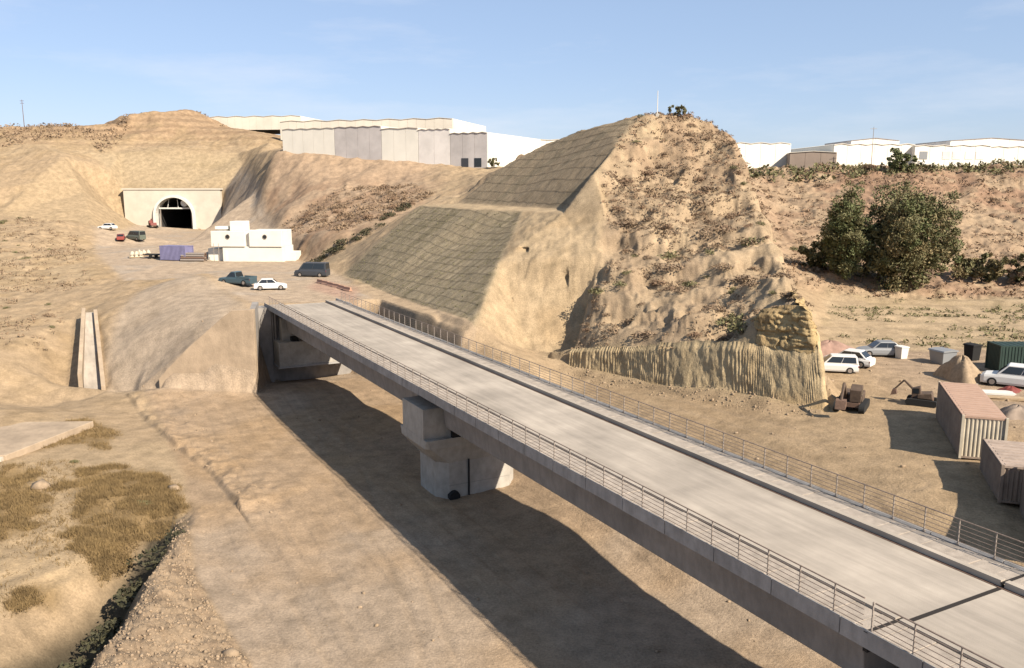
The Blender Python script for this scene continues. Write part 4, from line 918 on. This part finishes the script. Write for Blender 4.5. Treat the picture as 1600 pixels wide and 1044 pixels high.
for a, b, h, sp, mt, lb, dr in segs:
    p = c0_+dv*run*b; p = (p[0], p[1], c0_[2]+(c1_[2]-c0_[2])*((a+b)/2)-.2)
    shed('shed', lb, 'shed', p, fang, run*(b-a)-.08, 34 if mt != 'sheet' else 28, h, sp*2, mt, 'wallwhite', 'roofsheet', .22, gS, dr, 3.5)
p = DS(300,192,352); shed('greenhouse', 'long white greenhouse on the skyline right of the rocky butte', 'greenhouse', (p[0], p[1], p[2]-1), R(-9), 46, 30, 3.0, 6, 'roofsheet', 'roofsheet', 'roofsheet', .4)
p = DS(438,205,300); shed('greenhouse', 'cream roofed greenhouse behind the grey row of sheds', 'greenhouse', (p[0], p[1], p[2]-1), R(-14), 62, 40, 4.0, 7, 'roofsheet', 'roofsheet', 'roofsheet', .4)
p = DS(800,262,232); shed('greenhouse', 'white greenhouse behind the left shoulder of the rocky mound', 'greenhouse', (p[0], p[1], 17.5), R(-5), 40, 30, 8.0, 4, 'sheet', 'sheet', 'roofsheet', .3)
gG = 'white greenhouses on the right plateau'
for a, b, yt, Y, wm, lb, sp, rot in ((1140,1236,218,203,'sheet','white greenhouse beside the right shoulder of the rocky mound',3,4), (1233,1302,232,198,'brown_sheet','brown walled shed between two white greenhouses on the right plateau',1,-12),
        (1301,1429,220,204,'sheet','white greenhouse behind the small dark tree on the right plateau',5,2), (1427,1545,222,203,'sheet','white greenhouse with windows right of the small dark tree on the plateau',4,0), (1543,1720,224,204.5,'sheet','white greenhouse at the right edge of the plateau',6,-2)):
    p = DS(a,262,Y); q = DS(b,262,Y); hh = DS(a,yt,Y)[2]-p[2]
    g_ = shed('greenhouse', lb, 'greenhouse', (p[0], p[1], p[2]-.3), R(rot), q[0]-p[0], 40, hh-.7, sp, wm, 'sheet' if wm == 'sheet' else wm, 'roofsheet', .3, gG)
    if 'windows' in lb:
        for k, f in enumerate((.12, .42, .55, .72, .86)): MB().box((q[0]-p[0])*f-.9, (q[0]-p[0])*f+.9, -.13, -.07, 2.2, 4.0).build('window', 'grey_sheet' if k else 'c_grey', g_)
for px, Y, n_, lb in ((1485,232,40,'grey roofed hall rising behind the right greenhouses'), (1330,240,24,'low grey hall seen over the roof of the middle greenhouse')):
    p = DS(px,219,Y); shed('hall', lb, 'hall', (p[0], p[1], p[2]-7.2), 0, n_*.55, 20, 7, 1, 'grey_sheet', 'grey_sheet', 'brown_sheet', .7)
def mast(label, p, h, r, mat, cat='mast', arms=0):
    t = thing('mast', label, cat, p); MB().tube((0,0,-.5), (0,0,h), r, r*.6, 6).build('pole', mat, t)
    MB().box(-.25, .25, -.25, .25, -.3, .15).build('footing', 'pier', t)
    for k in range(arms): MB().tube((-.7,0,h-.4-k*.8), (.7,0,h-.4-k*.8), r*.5, n=5).build('cross_arm', mat, t)
p = DS(1027,178,120.5); mast('thin white mast on the summit of the rocky mound', (p[0], p[1], ground_z(p[0], p[1])), 3.2, .07, 'white')
p = DS(38,198,305); mast('thin dark utility pole on the left skyline', (p[0], p[1], ground_z(p[0], p[1])), 9.5, .13, 'rust', arms=2)
p = DS(1361,262,190); mast('thin pole in front of the white greenhouses on the right', (p[0], p[1], ground_z(p[0], p[1])), 9.0, .09, 'galv', arms=1)

# ------------------------------------------------------------------ steel netting on the cut slopes
def netting(label, poly, s0, s1, u0, u1, step):
    c = BR((s0+s1)/2, (u0+u1)/2, 0); t = thing('slope_netting', label, 'netting', (c[0], c[1], ground_z(c[0], c[1])))
    def run(pp, name):
        seg = []; base = Vector(t.location); P = np.array([q[:2] for q in pp]); ok = inpoly(P[:,0], P[:,1], poly); m = MB(); n_ = 0
        for k_ in range(len(P)-1):
            if ok[k_] and ok[k_+1]:
                a = Vector((P[k_,0], P[k_,1], ground_z(*P[k_])+.07))-base; b = Vector((P[k_+1,0], P[k_+1,1], ground_z(*P[k_+1])+.07))-base; m.tube(a, b, .02, n=3); n_ += 1
        if n_ > 2: m.build(name, 'netting', t)
    for u_ in np.arange(u0, u1, step): run([BR(s_, u_+random.uniform(-.12, .12), 0) for s_ in np.arange(s0, s1, .9)], 'down_cable')
    for s_ in np.arange(s0, s1, step*.8): run([BR(s_+random.uniform(-.08, .08), u_, 0) for u_ in np.arange(u0, u1, 1.2)], 'cross_cable')
netting('steel netting pinned over the lower cut slope beside the viaduct end', P_MESH_LO, 36.5, 54.5, 76, 130, 1.6)
netting('steel netting pinned over the upper cut slope of the rocky mound', P_MESH_UP, 57.5, 74, 90, 130, 1.8)

# ------------------------------------------------------------------ vegetation
def cards(n, size, fpos, rng, up=.3):
    """n crossed leaf-sized faces at positions from fpos"""
    P = fpos(n); a = rng.normal(size=(n,3)); a /= np.linalg.norm(a, axis=1)[:,None]; b = rng.normal(size=(n,3)); b -= (a*b).sum(1)[:,None]*a; b /= np.linalg.norm(b, axis=1)[:,None]
    s = size*rng.uniform(.5, 1.3, n)[:,None]
    V = np.stack([P-a*s-b*s*.15, P+b*s*.45, P+a*s+b*s*.15, P-b*s*.45], 1).reshape(-1, 3)
    return V, np.arange(n*4).reshape(-1, 4)
def mesh_np(name, V, F, mat, smooth=False):
    k = F.shape[1]; me = bpy.data.meshes.new(name); me.vertices.add(len(V)); me.vertices.foreach_set('co', V.astype(np.float32).ravel())
    me.loops.add(F.size); me.loops.foreach_set('vertex_index', F.ravel().astype(np.int32)); me.polygons.add(len(F)); me.polygons.foreach_set('loop_start', np.arange(len(F), dtype=np.int32)*k)
    me.update(calc_edges=True); me.materials.append(M[mat]); 
    if smooth: me.polygons.foreach_set('use_smooth', np.ones(len(F), bool))
    return me
def link(name, me, parent=None):
    o = bpy.data.objects.new(name, me); COL.objects.link(o); o.parent = parent; return o

def dome(rng, h=.75):
    lob = rng.normal(size=(5,2))*.42
    def f(n):
        k = rng.integers(0, 5, n); a = rng.uniform(0, 2*math.pi, n); r = np.sqrt(rng.uniform(0, 1, n))*.55
        x, y = lob[k,0]+r*np.cos(a), lob[k,1]+r*np.sin(a); zt = h*np.clip(1-(x*x+y*y)*.55, .15, 1)*(.75+.25*np.sin(k*2.1))
        return np.stack([x, y, zt*np.sqrt(rng.uniform(0.02, 1, n))], 1)
    return f
SH = {}
for mt in ('scrub', 'scrub_red', 'leaf_olive', 'leaf_shade'):
    SH[mt] = []
    for k in range(4):
        rg = np.random.default_rng(50+k); V, F = cards(240, .12, dome(rg), rg); SH[mt].append(mesh_np('shrub', V, F, mt))
def scatter(poly, n, mind, rng, test=None, tries=14):
    P = np.array([q[:2] for q in poly]); lo, hi = P.min(0), P.max(0); out = []
    C_ = rng.uniform(lo, hi, (n*tries, 2)); C_ = C_[inpoly(C_[:,0], C_[:,1], poly)]
    if test is not None: C_ = C_[test(C_[:,0], C_[:,1])]
    if not mind: return [tuple(c) for c in C_[:n]]
    for x, y in C_:
        if len(out) >= n: break
        if mind and any((x-a)**2+(y-b)**2 < mind*mind for a, b in out): continue
        out.append((x, y))
    return out
rg = np.random.default_rng(5)
P_NATF = [FOOT[0], *TOP, (25.6,70), (28,80), (31,95), (34,110), (36,122), (20,124), DS(1000,182,121), DS(965,222,115), DS(940,275,107), DS(950,336,99.5), DS(955,400,95.5), DS(915,500,88.5)]
def shrubs(poly, n, mind, smin, smax, mats, label, group, test=None):
    for x, y in scatter(poly, n, mind, rg, test):
        mt = mats[rg.integers(len(mats))]; o = link('shrub', SH[mt][rg.integers(4)]); s = smin+(smax-smin)*rg.uniform()**2
        o.location = (x, y, ground_z(x, y)-.08*s); o.scale = (s*rg.uniform(.9,1.4), s, s*rg.uniform(.7,1.0)); o.rotation_euler = (0, 0, rg.uniform(0, 6.28)); tag(o, label, 'shrub', group)
clump = lambda f, sd, th: (lambda x, y: fbm(x*f, y*f, 3, sd) > th)
shrubs(P_NATF, 120, .9, .55, 1.5, ['scrub','scrub','leaf_olive','scrub_red'], 'low dry brown shrub on the slope of the rocky mound', 'dry shrubs on the rocky mound')
def big_shrub(px, py, s, mt, label):
    p = hit(px, py, 50); o = link('shrub', SH[mt][rg.integers(4)]); o.location = (p[0], p[1], p[2]-.1); o.scale = (s*1.3, s, s*.75); o.rotation_euler = (0, 0, rg.uniform(0, 6.28)); tag(o, label, 'shrub')
for a in ((985,352,1.6,'scrub','large brown shrub high on the mound beside the sandstone face'), (1040,368,1.8,'scrub','broad grey brown shrub in the middle of the rocky mound'), (1105,300,1.4,'scrub','round shrub below the right shoulder of the rocky mound'),
          (1090,328,1.7,'scrub','low broad shrub on the right upper slope of the rocky mound'), (1165,380,1.5,'scrub','shrub near the right outline of the rocky mound'), (1010,530,1.6,'scrub','grey brown shrub above the left part of the ribbed cliff'), (1060,545,1.3,'scrub','shrub hanging at the top of the ribbed cliff'),
          (1160,440,1.4,'scrub','dark shrub above the yellow block of the rocky mound'), (1150,505,1.6,'leaf_olive','dark shrub in the hollow left of the yellow block'), (1060,425,1.5,'scrub','shrub at the centre of the lower rocky mound'), (1115,365,1.6,'scrub','wide shrub right of the mound centre'), (1230,465,1.0,'scrub','small shrub on top of the yellow block'), (955,520,1.0,'scrub','shrub beside the dark crevice at the sandstone edge')): big_shrub(*a)
for k in range(14):  # dark bushes added in place of the mound's shadow in the gully
    f_ = k/13; p = hit(500+150*f_-14+rg.uniform(-5, 5), 422-92*f_-6+rg.uniform(-4, 4), 126); o = link('shrub', SH['leaf_shade'][k % 4]); s_ = rg.uniform(1.0, 1.7); o.location = (p[0], p[1], p[2]-.15); o.scale = (s_*1.2, s_*1.2, s_); o.rotation_euler = (0, 0, k)
    tag(o, 'dark bush standing in for shade in the gully behind the netted cut slope', 'shrub', 'bushes standing in for gully shade')
shrubs(P_HILLR, 70, 1.6, .8, 2.0, ['scrub_red','scrub','scrub_red','leaf_olive'], 'reddish brown shrub on the hillside behind the yard', 'shrubs on the right hillside')
P_HILLL = [DS(440,345,186), DS(455,368,174), DS(530,362,156), DS(600,350,158), DS(680,305,172), DS(640,290,190), DS(540,300,196)]
shrubs(P_HILLL, 50, 1.5, .8, 1.7, ['scrub','scrub_red'], 'brown shrub on the slope between the white building and the sheds', 'shrubs on the slope behind the white building')
P_LEFT = [DS(-60,480,118), DS(0,560,96), DS(70,540,101), DS(140,440,138), DS(130,385,195), DS(60,352,212), DS(-60,350,212)]
shrubs(P_LEFT, 30, 2.0, .5, 1.2, ['scrub','leaf_olive'], 'small dry shrub on the yellow slope at the left edge', 'shrubs on the left slope')
def tufts(name, label, spots, smin, smax, mat, nper=9, flat=.8):
    Vs = []; n = len(spots); S = np.array(spots); s = rg.uniform(smin, smax, n)
    z = np.array([ground_z(x, y) for x, y in spots]); 
    def f(m): 
        k = np.repeat(np.arange(n), nper); q = rg.normal(size=(m,3))*np.array([.4,.4,.0])*s[k][:,None]; zz_ = rg.uniform(.02, flat, m)*s[k]*np.clip(1-np.hypot(q[:,0],q[:,1])/s[k]*.6, .2, 1)
        return np.stack([S[k,0]+q[:,0], S[k,1]+q[:,1], z[k]+zz_], 1)
    V, F = cards(n*nper, 1.0, f, rg); c = V.reshape(-1,4,3); mid = c.mean(1, keepdims=True); kk = np.repeat(np.arange(n), nper); c = mid+(c-mid)*(s[kk]*.3)[:,None,None]
    o = link(name, mesh_np(name, c.reshape(-1,3), F, mat)); tag(o, label, None, None, 'stuff'); o['category'] = 'scrub'; return o
tufts('scrub', 'fine dry scrub covering the rocky mound', scatter(P_NATF, 1300, 0, rg, clump(.12, 41, -.0)), .2, .55, 'scrub', 11)
tufts('scrub', 'rusty dry scrub on the upper part of the rocky mound', scatter(P_NATF, 650, 0, rg, lambda x, y: y > 100), .25, .7, 'scrub_red', 11)
tufts('scrub', 'fine reddish scrub covering the right hillside', scatter(P_HILLR, 2600, 0, rg, clump(.09, 43, -.2)), .35, 1.0, 'scrub_red')
tufts('scrub', 'fine tan scrub covering the right hillside', scatter(P_HILLR, 1500, 0, rg, clump(.13, 44, -.1)), .35, 1.0, 'scrub')
tufts('scrub', 'fine brown scrub on the slope behind the white building', scatter(P_HILLL, 700, 0, rg), .4, 1.0, 'scrub')
P_LSL = P_LEFT+[]
tufts('scrub', 'sparse scrub on the yellow left slope', scatter(P_LEFT, 900, 0, rg, clump(.08, 47, -.1)), .25, .8, 'scrub')
P_CREST = [DS(-40,200,299), DS(-40,232,280), DS(130,228,291), DS(160,250,283), DS(190,222,300), DS(205,178,321), DS(300,171,344), DS(370,204,318), DS(460,236,250), DS(430,215,285), DS(320,168,352), DS(190,188,320)]
tufts('scrub', 'sparse scrub along the skyline above the tunnel', scatter(P_CREST, 420, 0, rg, clump(.06, 49, -.1)), .6, 1.8, 'scrub')
P_EDGE = [DS(1165,272,186), DS(1800,268,186), DS(1800,262,193), DS(1165,263,194)]
tufts('scrub', 'green brown scrub along the foot of the right greenhouses', scatter(P_EDGE, 420, 0, rg), .8, 2.0, 'leaf_olive')
P_TERRV = [LV(1290,545,-2.6), LV(1700,545,-2.6), LV(1700,472,-1.8), LV(1295,468,-1.6)]
tufts('scrub', 'thin dry weeds on the terraced field', scatter(P_TERRV, 500, 0, rg, clump(.15, 53, .0)), .25, .7, 'leaf_olive')
mlo = [p for p in P_MESH_LO]
tufts('netting_weeds', 'thin dry weeds growing through the netting of the cut slope', scatter(mlo, 700, 0, rg), .12, .38, 'leaf_olive', 5, .5)

def tree(name, label, p, h, rx, mats, seed, cat='tree', trunk_h=.32, nclus=150, leaf=.34, per=70, group=None):
    rg_ = np.random.default_rng(seed); t = thing(name, label, cat, p, 0, group)
    m = MB(); th = h*trunk_h; br = []
    m.tube((0,0,-.4), (.1*rx*.3,0,th), h*.028, h*.02, 8)
    for k in range(9):
        a = rg_.uniform(0, 6.28); e = Vector((math.cos(a)*rx*rg_.uniform(.3,.75), math.sin(a)*rx*rg_.uniform(.3,.75), h*rg_.uniform(.5,.85))); b0 = Vector((0,0,th*rg_.uniform(.55,1)))
        md = (b0+e)/2+Vector((0,0,h*.04)); m.tube(b0, md, h*.014, h*.01, 6); m.tube(md, e, h*.01, h*.004, 5)
        for q in range(2):
            e2 = e+Vector(rg_.normal(size=3))*rx*.25; m.tube(md, e2, h*.006, h*.002, 4)
    m.build('trunk', 'bark', t)
    u = rg_.normal(size=(nclus,3)); u /= np.linalg.norm(u, axis=1)[:,None]; r = rg_.uniform(.25, 1, nclus)**.5
    lump = 1+.26*np.sin(u[:,0]*5+seed)+.26*np.sin(u[:,1]*6+u[:,2]*5+seed*2)
    C_ = u*(r*lump)[:,None]*np.array([rx, rx*.9, h*.46]); C_[:,2] = np.maximum(C_[:,2]+h*.50, h*.05)
    cs = rg_.uniform(.035, .13, nclus)*h
    for j, mt in enumerate(mats):
        ids = np.arange(nclus)[np.arange(nclus) % len(mats) == j]
        def f(n): 
            k = np.repeat(ids, per); q = rg_.normal(size=(n,3)); q /= np.linalg.norm(q, axis=1)[:,None]; q *= (rg_.uniform(.2, 1, n)**.5)[:,None]
            return C_[k]+q*cs[k][:,None]*np.array([1,1,.85])
        V, F = cards(len(ids)*per, leaf, f, rg_); link('crown', mesh_np('crown', V, F, mt), t)
    return t
def gp(px, py, Y): 
    p = DS(px, py, Y); return (p[0], p[1], ground_z(p[0], p[1]))
tree('tree', 'large brownish eucalyptus like tree with round crown beyond the terraced field', gp(1418,468,119), 15.2, 5.2, ['leaf_brown','leaf_olive','leaf_olive','leaf_green'], 3, nclus=360, trunk_h=.18, leaf=.2, per=130)
tree('tree', 'olive green tree left of the large brownish tree beyond the field', gp(1318,460,122), 11.6, 3.6, ['leaf_green','leaf_olive'], 8, nclus=220, trunk_h=.18, leaf=.2, per=130)
tree('tree', 'low dark bushy tree filling the gap between the two large trees', gp(1370,462,122), 9.0, 4.6, ['leaf_olive','leaf_olive'], 14, nclus=110, trunk_h=.2)
tree('tree', 'low dark bushy tree right of the large brownish tree', gp(1530,465,124), 4.4, 3.6, ['leaf_olive','leaf_brown'], 18, nclus=70, trunk_h=.2)
tree('tree', 'dark spreading bush at the right edge of the hillside foot', gp(1600,470,124), 4.6, 3.6, ['leaf_olive','scrub'], 22, nclus=70, trunk_h=.2)
tree('tree', 'dark bush on the slope left of the olive green tree', gp(1285,440,128), 5.0, 3.2, ['leaf_olive'], 24, nclus=60, trunk_h=.2)
tree('tree', 'small dark green tree in front of the white greenhouses', gp(1405,262,189), 5.2, 2.9, ['leaf_green'], 28, nclus=60, per=50, trunk_h=.2)
tree('tree', 'lone bush on the summit of the rocky mound beside the mast', gp(1062,177,120.8), 1.7, 1.1, ['leaf_olive'], 31, 'bush', nclus=26, per=40, leaf=.2, trunk_h=.2)
tree('tree', 'small bush at the right corner of the grey row of sheds', gp(772,262,196), 2.6, 1.7, ['leaf_olive'], 33, 'bush', nclus=26, per=40, leaf=.25, trunk_h=.2)

# dry grass on the left bank
gs = []
for g_, n_g in zip(GRASS, (4200, 2200, 900, 1600, 400, 1900)):
    gc = np.mean([q[:2] for q in g_], axis=0); big = [(gc[0]+(q[0]-gc[0])*1.45, gc[1]+(q[1]-gc[1])*1.45) for q in g_]
    gs += scatter([(gc[0]+(q[0]-gc[0])*1.9, gc[1]+(q[1]-gc[1])*1.9) for q in g_], n_g//9, 0, rg, lambda x, y: inpoly(x, y, P_GRASSL))
    gs += scatter(big, n_g, 0, rg, lambda x, y: inpoly(x+2.6*fbm(x*.35, y*.35, 4, 177), y+2.6*fbm(x*.35, y*.35, 4, 178), g_) & (fbm(x*.6, y*.6, 3, 171) > -.22)); n = len(gs); S = np.array(gs); z = np.array([ground_z(x, y) for x, y in gs])
nb = 7; k = np.repeat(np.arange(n), nb); b = np.stack([S[k,0]+rg.normal(size=n*nb)*.16, S[k,1]+rg.normal(size=n*nb)*.16, z[k]-.02], 1)
ld = rg.normal(size=(n*nb,2))*.13; hh = rg.uniform(.08, .3, n*nb)*rg.uniform(.5, 1.5, n)[k]; wd = rg.normal(size=(n*nb,2)); wd /= np.linalg.norm(wd, axis=1)[:,None]; wd *= .022
V = np.stack([b-np.c_[wd, np.zeros(n*nb)], b+np.c_[wd, np.zeros(n*nb)], b+np.c_[ld, hh]], 1).reshape(-1, 3)
o = link('dry_grass', mesh_np('dry_grass', V, np.arange(n*nb*3).reshape(-1, 3), 'grass')); tag(o, 'tawny dry grass covering the bank at the lower left', 'grass', None, 'stuff')
shrubs(P_GRASSL, 26, 2.0, .4, .8, ['scrub','leaf_olive'], 'low bush among the dry grass at the lower left', 'bushes in the dry grass')
for k, (x, y) in enumerate([(-21.3,50.5), (-21.2,48), (-21.4,45.5), (-21.8,43.5), (-21.2,42), (-22.2,40.5), (-21.4,39), (-22.4,37.5), (-21.6,36), (-22.8,34.5), (-21.9,33), (-23.3,38.8)]):  # ditch bushes, their leaf colour darkened to deepen the ditch shade
    o = link('shrub', SH['leaf_shade'][k % 4]); s_ = 1.1+.35*(k % 3); o.location = (x, y, ground_z(x, y)-.1); o.scale = (s_, s_, s_*.9); o.rotation_euler = (0,0,k); tag(o, 'dark green bush growing in the shaded ditch at the lower left', 'shrub', 'bushes in the ditch')
# rubble
t_ = (1+5**.5)/2
ICO = np.array([(-1,t_,0),(1,t_,0),(-1,-t_,0),(1,-t_,0),(0,-1,t_),(0,1,t_),(0,-1,-t_),(0,1,-t_),(t_,0,-1),(t_,0,1),(-t_,0,-1),(-t_,0,1)])/1.9
ICF = np.array([(0,11,5),(0,5,1),(0,1,7),(0,7,10),(0,10,11),(1,5,9),(5,11,4),(11,10,2),(10,7,6),(7,1,8),(3,9,4),(3,4,2),(3,2,6),(3,6,8),(3,8,9),(4,9,5),(2,4,11),(6,2,10),(8,6,7),(9,8,1)])
def rocks(name, label, spots, smin, smax, mat='rock'):
    n = len(spots); S = np.array(spots); z = np.array([ground_z(x, y) for x, y in spots]); s = smin+(smax-smin)*rg.uniform(0, 1, n)**4
    V = ICO[None]*(1+rg.normal(size=(n,12,1))*.3)*s[:,None,None]*rg.uniform(.6, 1.3, (n,1,3)); V = V+np.stack([S[:,0], S[:,1], z+s*.15], 1)[:,None,:]
    o = link(name, mesh_np(name, V.reshape(-1,3), (ICF[None]+np.arange(n)[:,None,None]*12).reshape(-1,3), mat)); return tag(o, label, 'rubble', None, 'stuff')
rocks('rubble', 'loose stones covering the bank beside the ditch at the lower left', scatter(P_RUBB, 9000, 0, rg), .02, .10)
P_RF = [(p[0]-1.5, p[1]-1.4) for p in FOOT]+[(p[0]+.2, p[1]+.2) for p in FOOT[::-1]]
rocks('rubble', 'fallen crumbs of earth along the foot of the ribbed cliff', scatter(P_RF, 700, 0, rg), .03, .13)
rocks('gravel', 'scattered stones on the dry valley floor', scatter(P_FLOOR, 700, 0, rg), .03, .14)
rocks('gravel', 'scattered stones on the ground between viaduct and cliff', scatter(P_YARD, 900, 0, rg), .03, .16)
def boulder(px, py, z, s, lb):
    p = LV(px, py, z); V = ICO*(1+rg.normal(size=(12,1))*.15)*s*np.array([1.3,1,.8]); o = link('boulder', mesh_np('boulder', V, ICF, 'rock')); o.location = (p[0], p[1], ground_z(p[0], p[1])+s*.3); tag(o, lb, 'boulder'); return o
boulder(362,1036,-8, .38, 'pale boulder at the bottom of the rubble bank near the frame edge')
boulder(62,742,-7, .55, 'grey boulder among the dry grass at the left')
boulder(272,752,-7.5, .35, 'pale boulder at the top of the rubble bank')
# concrete slab at the far left of the bank
sp_ = LV(50,676,-7); t = thing('concrete_slab', 'pale pink concrete slab on the bank at the left edge', 'slab', (sp_[0], sp_[1], ground_z(sp_[0], sp_[1])+.4), R(6))
MB().prism([(-14,-5.2),(.2,-5.2),(3.4,4.5),(-14,5.6)], 'z', -.8, .16).build('slab_bed', 'wing', t, bevel=.05); MB().box(-14, 0, -5.6, -5.22, -.8, .05).build('edge_kerb', 'portal', t)
